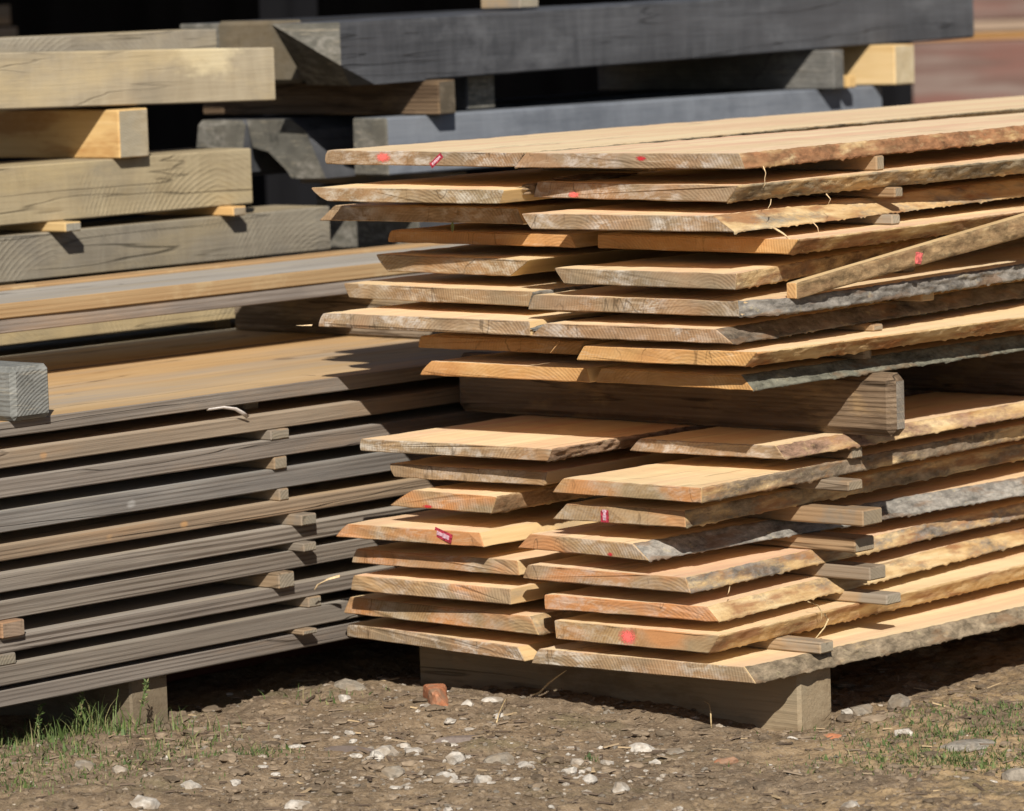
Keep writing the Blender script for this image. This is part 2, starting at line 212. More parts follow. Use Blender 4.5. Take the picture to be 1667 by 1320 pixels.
M['oakgrey'] = long_grain('rough_sawn_grey_oak', ((.165, .145, .112), (.225, .20, .155), (.285, .26, .205)), blot=((.32, .265, .165), .55, (3.4, 2, 6), .5, .66), blot2=((.14, .13, .115), .6, (3.6, 4, 7), .5, .64), cross=.38, saw=.16, bump=.002, gw=(.25, .12, .63), crack=0.7)
M['oakend'] = end_grain('oak_end', ((.30, .25, .17), (.36, .30, .21), (.42, .36, .26)), ((.30, .28, .23), .6), .2, 0, .2)
M['slate'] = long_grain('blackened_timber', ((.030, .031, .035), (.055, .057, .063), (.09, .092, .10)), blot=((.135, .138, .148), .55, (7, 4.5, 8), .54, .7), blot2=((.055, .055, .06), .6, (3, 1.6, 6), .5, .62), cross=.45, bump=.002, gw=(.3, .12, .58), spec=.35, rough=.65, crack=0.7)
M['slateend'] = end_grain('blackened_end', ((.07, .067, .058), (.10, .095, .08), (.145, .138, .118)), ((.11, .10, .08), .5), .25, 0, .15)
M['bluegrey'] = long_grain('blue_grey_timber', ((.105, .117, .138), (.145, .16, .186), (.195, .21, .235)), blot=((.09, .10, .12), .5, (6, 4, 9), .5, .62), cross=.35, bump=.0015, gw=(.3, .12, .58))
M['old'] = long_grain('old_bearer', ((.125, .09, .06), (.22, .17, .12), (.32, .26, .19)), blot=((.34, .25, .14), .7, (9, 7, 16), .52, .64), blot2=((.085, .06, .04), .75, (9, 3.5, 26), .5, .6), lines=.35, line_col=(.09, .06, .04), bump=.005, gw=(.3, .4, .3), crack=0.8)
M['oldend'] = end_grain('old_bearer_end', ((.17, .16, .14), (.225, .215, .195), (.29, .28, .255)), ((.18, .175, .16), .6), .25, 0, .08, .0025)
M['block'] = long_grain('grey_block', ((.175, .142, .10), (.235, .195, .14), (.295, .25, .185)), blot=((.22, .195, .15), .7, (9, 9, 12), .48, .62), blot2=((.15, .115, .075), .7, (6, 5, 14), .54, .66), bump=.003, gw=(.35, .25, .4), crack=0.6)
M['stick'] = long_grain('spacer_stick_wood', ((.30, .215, .135), (.385, .285, .185), (.46, .36, .25)), blot=((.27, .25, .22), .75, (6, 6, 6), .47, .58), lines=.15, line_col=(.25, .17, .1), crack=0.6)
M['stickend'] = end_grain('spacer_stick_end', ((.28, .24, .18), (.34, .30, .23), (.40, .36, .29)), ((.30, .28, .24), .6), .2, 0, .2)
M['yellow'] = long_grain('yellow_timber', ((.48, .30, .12), (.60, .41, .19), (.68, .50, .27)), blot=((.36, .18, .06), .7, (4, 2.2, 9), .5, .6), knots=.5)
M['yellowend'] = end_grain('yellow_timber_end', ((.42, .33, .2), (.48, .39, .25), (.55, .46, .31)), ((.4, .34, .24), .4), .1, 0, .2)
M['redwood'] = long_grain('red_brown_timber', ((.095, .055, .045), (.135, .085, .072), (.175, .125, .11)), blot=((.21, .17, .15), .75, (6, .9, 14), .48, .64), blot2=((.17, .08, .065), .7, (3, .8, 6), .52, .64))
M['rust'] = long_grain('orange_timber', ((.42, .24, .1), (.5, .3, .13), (.56, .38, .2)))
M['redrail'] = long_grain('dark_red_timber', ((.06, .018, .012), (.09, .03, .02), (.12, .045, .03)))
g = G('shed_shade_black', .95, .05); v = g.coords(); M['dark'] = g.finish(g.ramp(g.noise(v, (6, 6, .8), 3), (.3, (.006, .006, .007)), (.7, (.014, .014, .016))))  # near-black colour stands in for deep shade behind the piles
def flat(name, c, var=.25, rough=.7):
    g = G(name, rough, .3); v = g.coords(); n = g.noise(v, (220, 220, 220), 3)
    return g.finish(g.mix(g.ramp(n, (.35, 0.0), (.65, 1.0)), tuple(x * (1 - var) for x in c), tuple(min(1, x * (1 + var)) for x in c)))
M['red'] = flat('red_paint', (.55, .035, .05)); M['tag'] = flat('red_paper', (.33, .03, .05), .5); M['print'] = flat('white_print', (.55, .34, .40), .35)
M['straw'] = flat('dry_straw', (.52, .39, .21)); M['hair'] = flat('pale_splinter', (.62, .46, .27)); M['strap'] = flat('white_strap', (.62, .57, .53), .1, .5)
# sprayed pink paint: opaque in the middle, speckled towards its rim
g = G('pink_spray_paint', .75, .2); v = g.tc.outputs['Object']
gr = g.vmath('LENGTH', g.vmath('MULTIPLY', g.tc.outputs['Generated'], (1, 0, 1)), out=1)
g0 = g.vmath('SUBTRACT', g.tc.outputs['Generated'], (.5, .5, .5)); rad = g.vmath('LENGTH', g.vmath('MULTIPLY', g0, (2, 0, 2)), out=1)
al = g.math('ADD', g.math('MULTIPLY', g.math('SUBTRACT', 1.0, rad), 1.5), g.math('MULTIPLY_ADD', g.noise(v, (260, 40, 420), 4, .7), 3.4, -1.75), clamp=True)
g.l(al, g.b.inputs['Alpha']); g.put(g.b.inputs['Base Color'], (.86, .16, .14)); M['pink'] = g.m
M['redspray'] = g.m.copy(); M['redspray'].name = 'red_crayon_mark'
for n_ in M['redspray'].node_tree.nodes:
    if n_.type == 'BSDF_PRINCIPLED': n_.inputs['Base Color'].default_value = (.50, .03, .04, 1)

# ------------------------------------------------------------------ building helpers
def link(name, verts, faces, mats, fmat=None, loc=(0, 0, 0), rz=0.0, parent=None, smooth=False, color=(1, 1, 1, 1)):
    me = D.meshes.new(name); me.from_pydata([tuple(map(float, p)) for p in verts], [], faces)
    for m in mats: me.materials.append(m)
    if fmat is not None: me.polygons.foreach_set('material_index', np.array(fmat, dtype=np.int32))
    if smooth: me.polygons.foreach_set('use_smooth', np.ones(len(me.polygons), dtype=bool))
    me.update()
    o = D.objects.new(name, me); COL.objects.link(o); o.location = loc; o.rotation_euler = (0, 0, rz); o.color = color
    if parent is not None: o.parent = parent
    return o
def tag(o, label=None, cat=None, group=None, kind=None):
    if label: o['label'] = label
    if cat: o['category'] = cat
    if group: o['group'] = group
    if kind: o['kind'] = kind
    return o
def n1(x, seed, sc): return mn.noise(Vector((x * sc, seed * 7.13, seed * 3.7)))

def loft(st, sec, c, bulge=0.0, m=1, rag=0.0, seed=0.0, cup=0.0):
    """long solid: stations st along y, sec(y) -> (xl_b, xr_b, xl_t, xr_t, z_b, z_t); chamfered arrises, ragged ends; returns verts, faces, face kinds"""
    V, F, K = [], [], []
    N = len(st); kinds = [3] * m + [2, 2, 2] + [0] * m + [1, 1, 1, 1]; S = len(kinds)
    kinds[m - 1 + 0] = 3
    for i, y in enumerate(st):
        xlb, xrb, xlt, xrt, zb, zt = sec(y)
        inset = c if i in (0, N - 1) else 0.0
        h = max(zt - zb, 1e-4); k = min(.45, c / h)
        R = lambda t: xrb + (xrt - xrb) * t - inset
        L = lambda t: xlb + (xlt - xlb) * t + inset
        near = max(0.0, 1 - y / .05) if rag else 0.0
        def P(x, z, top=0):
            q = Vector((x * 38, z * 30, seed * 3.1)); yy = y; zz = z
            if rag and y < .06: yy += near * rag * (mn.noise(q) + .8 * mn.noise(Vector((x * 9, 2.2, seed))) )
            if rag and top: zz += top * rag * .35 * (mn.noise(Vector((x * 55, y * 30, seed + top))) + .6 * mn.noise(Vector((x * 14, y * 9, seed + 5))))
            if cup: zz += cup * (4 * ((x - (xlb + xrb) / 2) / max(.02, xrb - xlb)) ** 2 - .4)
            return (x, yy, zz)
        a, b = xlb + c, xrb - c
        V += [P(a + (b - a) * q / m, zb + inset, -1) for q in range(m + 1)]
        V += [P(R(k), zb + c), P(R(1 - k), zt - c)]
        a, b = xrt - c, xlt + c
        V += [P(a + (b - a) * q / m, zt - inset, 1) for q in range(m + 1)]
        V += [P(L(1 - k) - bulge * .35, zt - c), P(L(.68) - bulge * .9, zb + .68 * h), P(L(.32) - bulge * .9, zb + .32 * h), P(L(k) - bulge * .35, zb + c)]
    S = len(V) // N
    kinds = [3] * m + [2, 2, 2] + [0] * m + [1] * 5
    for i in range(N - 1):
        a, b = i * S, i * S + S
        for j in range(S):
            j2 = (j + 1) % S; F.append((a + j, a + j2, b + j2, b + j)); K.append(4 if i == 0 else kinds[j])
    F.append(tuple(range(S))); K.append(4)
    F.append(tuple(reversed(range((N - 1) * S, N * S)))); K.append(5)
    return V, F, K

SEED = [0]
def stations(L, step=.03, c=.002, dense=1.3):
    s = [0, c]; y = step
    while y < min(L - c - .005, dense): s.append(y); y += step
    while y < L - c - .05: s.append(y); y += .2
    return s + [L - c, L]

def timber(name, label, cat, axis, a0, a1, u0, u1, z0, z1, mats, ch=.003, wob=.0025, slope=0.0, group=None, lean=0.0, step=.05, color=(1, 1, 1, 1), ends=None):
    """squared timber, board or stick along world Y or X. mats = top/bottom, left, right, end"""
    SEED[0] += 1; sd = SEED[0]; L = a1 - a0; w = (u1 - u0) / 2; h = z1 - z0
    def sec(y):
        a = n1(y, sd, 1.7) * wob; b = n1(y, sd + 50, 2.1) * wob; t = n1(y, sd + 90, 1.3) * wob * .6
        f = n1(y, sd + 20, 16) * wob * .35; f2 = n1(y, sd + 30, 16) * wob * .35
        return (-w + a * .6, w + b + f, -w + a * .6 + lean * h, w + b + f2 + lean * h, slope * y, slope * y + h + t * 0)
    V, F, K = loft(stations(L, step, ch), sec, ch, 0.0, 4, .002, sd)
    ml = {0: 0, 3: 0, 1: 1, 2: 2, 4: 3, 5: 3}
    mm = [M[x] for x in mats]
    if axis == 'Y': loc, rz = ((u0 + u1) / 2, a0, z0), 0
    else: loc, rz = (a0, (u0 + u1) / 2, z0), -math.pi / 2
    o = link(name, V, F, mm, [ml[k] for k in K], loc, rz, color=color)
    return tag(o, label, cat, group)

def tube(name, pts, r, mat, parent=None, taper=True, flat=1.0, sides=6):
    V, F = [], []; n = len(pts); P = [Vector(p) for p in pts]
    for i, p in enumerate(P):
        d = (P[min(i + 1, n - 1)] - P[max(i - 1, 0)]).normalized(); u = d.orthogonal().normalized(); w = d.cross(u)
        rr = r * (1 - .75 * i / (n - 1) if taper else 1)
        for k in range(sides):
            a = 2 * math.pi * k / sides; V.append(p + u * math.cos(a) * rr + w * math.sin(a) * rr * flat)
    for i in range(n - 1):
        for k in range(sides): F.append((i * sides + k, i * sides + (k + 1) % sides, (i + 1) * sides + (k + 1) % sides, (i + 1) * sides + k))
    F.append(tuple(range(sides))[::-1]); F.append(tuple(range((n - 1) * sides, n * sides)))
    return link(name, V, F, [mat], parent=parent, smooth=True)

# ------------------------------------------------------------------ stack of fresh waney-edged boards
def bark_strip(parent, xr, zr, L, th, amp, base, color, seed, ragged=.002):
    """rough skin over the right-hand edge: xr(y, t) gives the edge's x at height fraction t"""
    ys = [0.0015]
    while ys[-1] < 1.35: ys.append(ys[-1] + .0065)
    while ys[-1] < L - .25: ys.append(ys[-1] + .12)
    ys.append(L - .004); T = [-.02, .05, .15, .27, .39, .51, .63, .75, .87, .96, 1.015]; V, F = [], []
    for i, y in enumerate(ys):
        for j, t in enumerate(T):
            q = Vector((y * 34, t * 2.9 + seed * 9.1, seed * 4.4)); r = .5 + .5 * mn.fractal(q, .7, 2.1, 6)
            big = n1(y, seed + 3, 5.5) * .6 + n1(y, seed + 8, 17) * .4
            d = base + 1.35 * amp * max(-.04, r - .25 + .45 * big)
            if j in (0, len(T) - 1): d = -.0012 if j == 0 else -.0008
            if i in (0, len(ys) - 1): d = min(d, .0006)
            zz = t * th
            if j == 0: zz -= ragged * max(0, mn.noise(Vector((y * 95, seed, 3.3))) + .5 * mn.noise(Vector((y * 23, seed, 8.3)))) * 2.6
            if j == len(T) - 1: zz += .0016 * mn.noise(Vector((y * 70, seed, 1.3)))
            V.append((xr(y, min(1, max(0, t))) + d, y, zz + zr))
    n = len(T)
    for i in range(len(ys) - 1):
        for j in range(n - 1): a = i * n + j; F.append((a, a + n, a + n + 1, a + 1)[::-1])
    # back skin just under the surface closes the strip
    return link('bark', V, F, [M['bark']], parent=parent, smooth=True, color=color)

LABELS = {
 ('L',1): 'topmost left-hand fresh board with a pink smear and a slanted red tag on its end',
 ('R',1): 'topmost right-hand fresh board with one small red dot at the top of its end',
 ('L',2): 'rounded left-hand fresh board under the topmost pair, pale end with whitish streaks',
 ('R',2): 'right-hand fresh board with a pink spot low on its powdery end, second from the top',
 ('L',3): 'dim left-hand board third from the top, reaching over the oak timber end',
 ('R',3): 'right-hand board, pale grey end sloping outward at top left, third from the top',
 ('L',4): 'recessed dark brown left-hand board fourth from the top, in full shade',
 ('R',4): 'recessed right-hand board fourth from the top, shaded brown end beside a straw loop',
 ('L',5): 'left-hand board lit only along the lower strip of its end, fifth from the top',
 ('R',5): 'right-hand board with a dark top face, its end just left of the tilted mossy slat',
 ('L',6): 'left-hand board with pinkish white patch on its end, sixth from the top',
 ('R',6): 'right-hand board whose edge carries rough grey bark right below the tilted mossy slat',
 ('L',7): 'left-hand board sticking out furthest over the tan boards, third above the thick bearer',
 ('R',7): 'right-hand board with blackish shaded bark, third above the thick bearer',
 ('L',8): 'recessed shaded orange-brown left-hand board, second above the thick bearer',
 ('R',8): 'recessed right-hand board with bright orange lit edge, second above the thick bearer',
 ('L',9): 'lowest left-hand board of the upper package, brown and shaded on the thick bearer',
 ('R',9): 'lowest right-hand board of the upper package, dark mossy edge on the thick bearer',
 ('L',10): 'wide left-hand board with reddish bark corner, topmost of the lower package',
 ('R',10): 'half shaded right-hand board just under the rounded bearer end, topmost of the lower package',
 ('L',11): 'plain left-hand board with clear ring arcs, second in the lower package',
 ('R',11): 'bright right-hand board with arched growth rings on its end, second in the lower package',
 ('L',12): 'narrow left-hand board tapering on both sides with a red spot on its end',
 ('R',12): 'right-hand board with an upright red tag with white print on its end',
 ('L',13): 'left-hand board with orange end and a lying dark red tag',
 ('R',13): 'right-hand board with light grey rough bark and a tiny red dot on its end',
 ('L',14): 'left-hand board with end half shaded, half lit, under the red tagged one',
 ('R',14): 'right-hand board with orange end and grey edge, fourth from the ground',
 ('L',15): 'left-hand board with a long splinter at its left corner, third from the ground',
 ('R',15): 'right-hand board with a dark knotted corner, third from the ground',
 ('L',16): 'left-hand board with greenish left corner and ragged right corner, second from the ground',
 ('R',16): 'right-hand board with a bright pink sprayed spot on its end, second from the ground',
 ('L',17): 'lowest left-hand fresh board with an orange right corner, over the foundation block',
 ('R',17): 'lowest right-hand fresh board with red-brown bark corner, over the foundation block'}


WANE = {  # right-hand edge of each board: bark colour, bark cover, roughness
 ('R', 1): ((.30, .15, .075), .62, .004), ('R', 2): ((.26, .21, .14), .66, .006), ('R', 3): ((.27, .24, .19), .42, .003), ('R', 4): ((.30, .15, .07), .55, .003),
 ('R', 5): ((.20, .13, .08), .55, .003), ('R', 6): ((.22, .20, .175), .97, .009), ('R', 7): ((.15, .12, .09), .95, .007), ('R', 8): ((.42, .2, .08), .5, .004),
 ('R', 9): ((.16, .155, .12), .9, .005), ('R', 10): ((.30, .19, .13), .55, .003), ('R', 11): ((.22, .17, .12), .6, .003), ('R', 12): ((.24, .19, .13), .55, .003),
 ('R', 13): ((.27, .25, .22), .98, .008), ('R', 14): ((.22, .19, .16), .5, .003), ('R', 15): ((.21, .17, .13), .38, .004), ('R', 16): ((.26, .21, .14), .3, .004), ('R', 17): ((.255, .20, .135), .84, .008),
 ('L', 1): ((.30, .24, .16), .8, .004), ('L', 10): ((.27, .18, .12), .9, .008), ('L', 12): ((.28, .18, .10), .7, .003), ('L', 6): ((.24, .22, .19), .8, .006), ('L', 16): ((.25, .19, .12), .6, .005)}
ENDS = {1: 'end_pale', 2: 'end_pale', 3: 'end_pale', 4: 'end_brown', 5: 'end_pale', 6: 'end_pale', 7: 'end_pale', 8: 'end_brown', 9: 'end_brown', 10: 'end_pale', 11: 'end_warm', 12: 'end_warm', 13: 'end_warm', 14: 'end_warm', 15: 'end_warm', 16: 'end_warm', 17: 'end_pale'}
TOPS = {}
for b in BOARDS:
    c, k = b['c'], b['k']; th, xm = b['th'], b['xm']; sd = k * 3.3 + (40 if c == 'L' else 0)
    L = 3.0 + .25 * n1(k, sd, 5); xlb, xrb, xlt, xrt = (b[q] - xm for q in ('xbl', 'xbr', 'xtl', 'xtr'))
    fx, fy = b['fx'], b['fy']; dmax = fx / fy
    def drift(y): return dmax * min(y, 1.6)
    a_w = .006 if c == 'R' else .004
    def xr(y, t, xrb=xrb, xrt=xrt, sd=sd, a_w=a_w, k=k, c=c):
        w = (n1(y, sd, 2.6) * a_w * 1.3 + n1(y, sd + 2, 9) * a_w * .5) * min(1, y * 6)
        if (c, k) == ('R', 6): w += .045 * min(1, max(0, y - .01) * 14) * max(0, 1 - max(0, y - .35) * 2)
        return xrb + (xrt - xrb) * t + drift(y) + w
    sl = -.012 if c == 'L' else min(0, dmax) * .3
    def sec(y):
        wl = (n1(y, sd + 6, 2.2) * .006 + n1(y, sd + 7, 14) * .0025) * min(1, y * 8)
        if c == 'R': wl = abs(wl) * .5
        return (xlb + wl + sl * min(y, 1.6) * -1, xr(y, 0), xlt + wl - sl * min(y, 1.6), xr(y, 1), 0, th)
    V, F, K = loft(stations(L, .025, .0016), sec, .0016, {('L', 2): .010, ('L', 1): .006}.get((c, k), .003 if c == 'L' else .0012), 14, .0034, sd, .0012 * n1(k, sd, 3.3))
    sk = b['sk']; V = [(x, y + sk * x, z) for x, y, z in V]
    ml = {0: 0, 3: 0, 1: 1, 2: 1, 4: 2, 5: 2}
    warm = 1 + .07 * n1(k, sd, 9.7); tint = (1.0, .98 + .03 * n1(k, sd + 4, 8.1), .96 + .06 * n1(k, sd + 9, 7.7), 1)
    o = link('waney_board', V, F, [M['fresh'], M['freshside'], M[ENDS[k]]], [ml[q] for q in K], (xm, b['y0'], b['zb']), color=tuple(x * warm for x in tint[:3]) + (1,))
    tag(o, LABELS[c, k], 'board', 'fresh waney edged boards in the two packages of the right-hand stack')
    TOPS[c, k] = (b['zb'], b['zb'] + th)
    if (c, k) in WANE:
        bc, cover, amp = WANE[c, k]
        s = bark_strip(o, lambda y, t: xr(y, t), 0.0, L, th, amp, .0012, (*bc, cover), sd)
        me = s.data; 
        for v_ in me.vertices: v_.co.y += sk * v_.co.x
    for n, mx, mz, mw, mh in b['marks']:
        y = sk * mx - .0014
        if n == 'paper_tag':
            rot = {('L', 1): .62, ('L', 13): -.28, ('R', 12): 0.0}[c, k]
            if (c, k) == ('L', 1): mw, mh = .036, .011
            ca, sa = math.cos(rot), math.sin(rot)
            def quad(cx, cz, w, h, yy, t=.0008):
                P = [(-w / 2, -h / 2), (w / 2, -h / 2), (w / 2, h / 2), (-w / 2, h / 2)]
                P = [((cx + p) * ca - (cz + q) * sa, (cx + p) * sa + (cz + q) * ca) for p, q in P]
                return [(mx + p, yy, mz + q) for p, q in P] + [(mx + p, yy + t, mz + q) for p, q in P]
            qf = [(0, 1, 2, 3), (7, 6, 5, 4), (0, 4, 5, 1), (1, 5, 6, 2), (2, 6, 7, 3), (3, 7, 4, 0)]
            tg = link('paper_tag', quad(0, 0, mw, mh, y), qf, [M['tag']], parent=o)
            V2, F2 = [], []; vert = mh > mw; n_ = 4; Lg = (mh if vert else mw)
            for q in range(n_):
                p_ = (-.27 + .54 * q / (n_ - 1)) * Lg + .02 * Lg * n1(q, sd, 3.1)
                sc_ = .8 + .5 * n1(q, sd, 4.3); ww, hh = ((Lg * .165, mh * .5 * sc_) if not vert else (mw * .45 * sc_, Lg * .17))
                k0 = len(V2); V2 += quad(p_ if not vert else 0, 0 if not vert else p_, ww, hh, y - .0006, .0005); F2 += [tuple(i + k0 for i in f_) for f_ in qf]
            link('printed_digits', V2, F2, [M['print']], parent=tg)
        else:
            mw, mh = (mw * 1.35, mh * 1.35) if n == 'paint_smear' else (mw * 1.15, mh * 1.15)
            S = 18; rim = [(mx + mw / 2 * math.cos(a) * (1 + .12 * n1(a, sd, 1.9)), mz + mh / 2 * math.sin(a) * (1 + .12 * n1(a, sd + 3, 2.3))) for a in [2 * math.pi * q / S for q in range(S)]]
            rim = [(p, min(th - .001, max(.001, q))) for p, q in rim]
            V2 = [(p, sk * p - .0013, q) for p, q in rim] + [(p, sk * p + .001, q) for p, q in rim]
            F2 = [tuple(range(S))] + [(q, q + S, (q + 1) % S + S, (q + 1) % S) for q in range(S)]
            link(n, V2, F2, [M['pink'] if n == 'paint_smear' else M['redspray']], parent=o)
    b['o'] = o; b['xrf'] = xr
BY = {(b['c'], b['k']): b for b in BOARDS}
def splinter(c, k, pts, r=.0012, mat='hair', fl=1.0):
    o = BY[c, k]['o']; p0 = Vector(o.location)
    return tube('splinter', [Vector(p) - p0 for p in pts], r, M[mat], parent=o, flat=fl)
def lump(c, k, x, y, z, sx, sy, sz, col, seed):
    V, F = ICO; o = BY[c, k]['o']; W = []
    for p in V:
        p = Vector(p); p *= 1 + .45 * mn.fractal(p * 2.2 + Vector((seed, 0, 0)), .8, 2.1, 4); W.append((x + p.x * sx - o.location.x, y + p.y * sy - o.location.y, z + p.z * sz - o.location.z))
    link('bark', W, F, [M['bark']], parent=o, smooth=True, color=(*col, .95))
b_ = bmesh.new(); bmesh.ops.create_icosphere(b_, subdivisions=4, radius=1); ICO = ([v.co[:] for v in b_.verts], [tuple(v.index for v in f.verts) for f in b_.faces]); b_.free()
r2 = BY['R', 2]; lump('R', 2, r2['xbl'] - .002, .12, .972, .013, .12, .013, (.22, .15, .09), 3); lump('R', 2, r2['xbl'] + .035, .16, .9875, .05, .09, .005, (.24, .15, .085), 7)
l6 = BY['L', 7]; lump('L', 7, l6['xbr'] + .006, .05, .722, .010, .10, .011, (.20, .19, .17), 9)
splinter('R', 1, [(.0, .06, 1.018), (.004, .062, 1.006), (-.002, .066, .996), (.003, .06, .986), (.0, .058, .98)], .001)
splinter('R', 3, [(.004, .08, .908), (.022, .085, .897), (.03, .10, .882), (.034, .118, .87), (.03, .13, .862)], .0022)
splinter('R', 3, [(.0, .20, .909), (.006, .205, .9), (.004, .21, .89), (.008, .213, .88)], .0011)
splinter('R', 2, [(.0, .08, .958), (.006, .07, .95), (.008, .06, .943)], .0012)
splinter('R', 2, [(.0, .24, .958), (.006, .245, .948), (.006, .238, .94)], .0012)
splinter('L', 15, [(-.97, -.05, .232), (-.99, -.062, .226), (-1.005, -.075, .215), (-1.01, -.08, .206)], .004, 'hair', .35)
splinter('R', 14, [(-.085, .04, .263), (-.08, .03, .256), (-.083, .03, .25)], .0013)
splinter('R', 15, [(-.065, .24, .212), (-.05, .25, .204), (-.045, .255, .192), (-.05, .26, .178), (-.06, .262, .165)], .0016, 'straw')
splinter('R', 16, [(-.05, .27, .185), (-.035, .26, .178), (-.032, .245, .165), (-.04, .225, .145), (-.055, .205, .132)], .0022, 'straw')
splinter('L', 7, [(-1.01, -.06, .713), (-1.03, -.064, .712), (-1.045, -.068, .712)], .002, 'hair', .5)

GS = 'spacer sticks between the fresh boards'
def stick(x0, x1, y0, y1, z0, z1, label, group=GS, mats=('stick', 'stick', 'stick', 'stickend'), ch=.0025, color=(1, 1, 1, 1)):
    return timber('spacer_stick', label, 'spacer stick', 'X', x0, x1, y0, y1, z0, z1, mats, ch, .0012, group=group, step=.08, color=color)
def between(k, c='R'):  # free height between layer k and the layer below it
    return TOPS[c, k + 1][1] + .0012, TOPS[c, k][0] - .0012
SPL = {1: (-.034, .438, .462, 'short grey stick tip in the gap under the topmost right-hand fresh board'),
       2: (-.012, .462, .488, 'grey-brown stick poking out under the ragged second board, above the pale-edged third one'),
       3: (-.012, .452, .478, 'tan stick end directly above the tilted mossy slat on the right'),
       4: (.062, .86, .91, 'stick beyond the right picture edge that carries the raised end of the mossy slat'),
       5: (-.10, .60, .64, 'stick behind the tilted mossy slat, hidden in the gap under its board'),
       6: (-.02, .55, .59, 'stick shaded below the board with rough grey bark and hanging slat'),
       7: (.0, .372, .402, 'grey stick end resting on the bright orange edged board of the upper package'),
       8: (.01, .328, .352, 'pale grey stick end just above the thick old bearer on the right'),
       10: (-.06, .375, .41, 'small grey stick tip right below the lit corner board under the thick bearer'),
       11: (-.012, .30, .345, 'tan-grey rounded stick second below the thick bearer, with a small shadow'),
       12: (.02, .30, .36, 'longest brown-grey stick, ending beside the grey bark board in the lower package'),
       13: (-.03, .34, .40, 'two-tone stick, tan then grey, below the rough grey bark board'),
       14: (-.02, .37, .42, 'grey stick fourth from the bottom of the lower fresh package'),
       15: (-.005, .40, .445, 'tan stick with a pale tip, second from the bottom of the lower fresh package'),
       16: (.012, .175, .215, 'orange-brown stick lying on the lowest fresh board, above the grey foundation block')}
for k, (x1, y0, y1, lab) in SPL.items():
    z0, z1 = between(k)
    stick(-.42, x1, y0, y1, z0, z1, lab, color=(.9, .86, .80, 1) if k in (15, 16, 3) else (.78, .70, .61, 1))
    z0, z1 = between(k, 'L'); stick(-.90, -.62, y0 + .05, y1 + .05, z0, z1, 'spacer stick out of sight between two left-hand fresh boards')
zz = TOPS['R', 10][1], TOPS['L', 10][1]
timber('bearer_block', 'thick weathered bearer with rounded end between the upper and lower fresh packages', 'bearer', 'X', -1.02, .052, .35, .405, max(zz) + .0005, TOPS['R', 9][0] - .0005, ('old', 'old', 'old', 'oldend'), .014, .009, group='bearers under and between the stacks', step=.02, color=(.84, .76, .68, 1))
timber('bearer_block', 'dark bearer deep in the gap right of the rounded old bearer', 'bearer', 'X', -.95, -.06, 1.05, 1.12, max(zz) + .0005, TOPS['R', 9][0] - .0005, ('old', 'old', 'old', 'oldend'), .006, .003, group='bearers under and between the stacks', color=(.6, .6, .65, 1))
timber('bearer_block', 'square grey foundation block on the dirt under the front of the fresh boards', 'bearer', 'X', -.965, -.024, .155, .255, -.03, .0995, ('block', 'block', 'block', 'block'), .006, .004, group='bearers under and between the stacks', color=(1.15, 1.06, .93, 1))
timber('bearer_block', 'rear foundation block in the dark under the fresh boards', 'bearer', 'X', -.965, -.06, 1.9, 2.0, -.03, .0995, ('block', 'block', 'block', 'block'), .004, .003, group='bearers under and between the stacks')
# the loose mossy slat leaning out of the stack
sl0 = Vector((.052, .066, .7835)); sth = .028
V, F, K = loft(stations(1.05, .03, .0015), lambda y: (-.012, .010 + .002 * n1(y, 3, 6), -.012, .010 + .002 * n1(y, 5, 6), .0888 * y, .0888 * y + sth + .016 * min(y, .8)), .0015)
slat = link('edging_slat', V, F, [M['freshside'], M['freshside'], M['end_brown']], [{4: 2, 5: 2, 2: 1}.get(k, 0) for k in K], sl0)
tag(slat, 'narrow edging slat with mossy bark and a pink mark, tilted across the right-hand gaps', 'slat')
def slx(y, t): return .010 + .002 * n1(y, 4, 6)
V, F = [], []; ys = [.002 + .0085 * i for i in range(122)]; T = [-.02, .1, .25, .4, .55, .7, .85, .95, 1.01]
for i, y in enumerate(ys):
    hh = sth + .016 * min(y, .8)
    for j, t in enumerate(T):
        r = .5 + .5 * mn.fractal(Vector((y * 30, t * 2.6, 5.5)), .8, 2.1, 5); d = .001 + .007 * max(0, r - .2)
        if j in (0, len(T) - 1): d = -.001
        if i in (0, len(ys) - 1): d = .0003
        V.append((slx(y, t) + d, y, .0888 * y + t * hh))
n_ = len(T)
for i in range(len(ys) - 1):
    for j in range(n_ - 1): a = i * n_ + j; F.append((a, a + n_, a + n_ + 1, a + 1)[::-1])
link('bark', V, F, [M['bark']], parent=slat, smooth=True, color=(.30, .20, .105, .78))
mk = [(.0195, .348, .037), (.0195, .359, .0355), (.0195, .366, .055), (.0195, .353, .058)]
link('paint_dot', mk + [(x - .012, y, z) for x, y, z in mk], [(0, 1, 2, 3), (0, 4, 5, 1), (1, 5, 6, 2), (2, 6, 7, 3), (3, 7, 4, 0)], [flat('pink_red_paint', (.55, .12, .11), .45)], parent=slat)

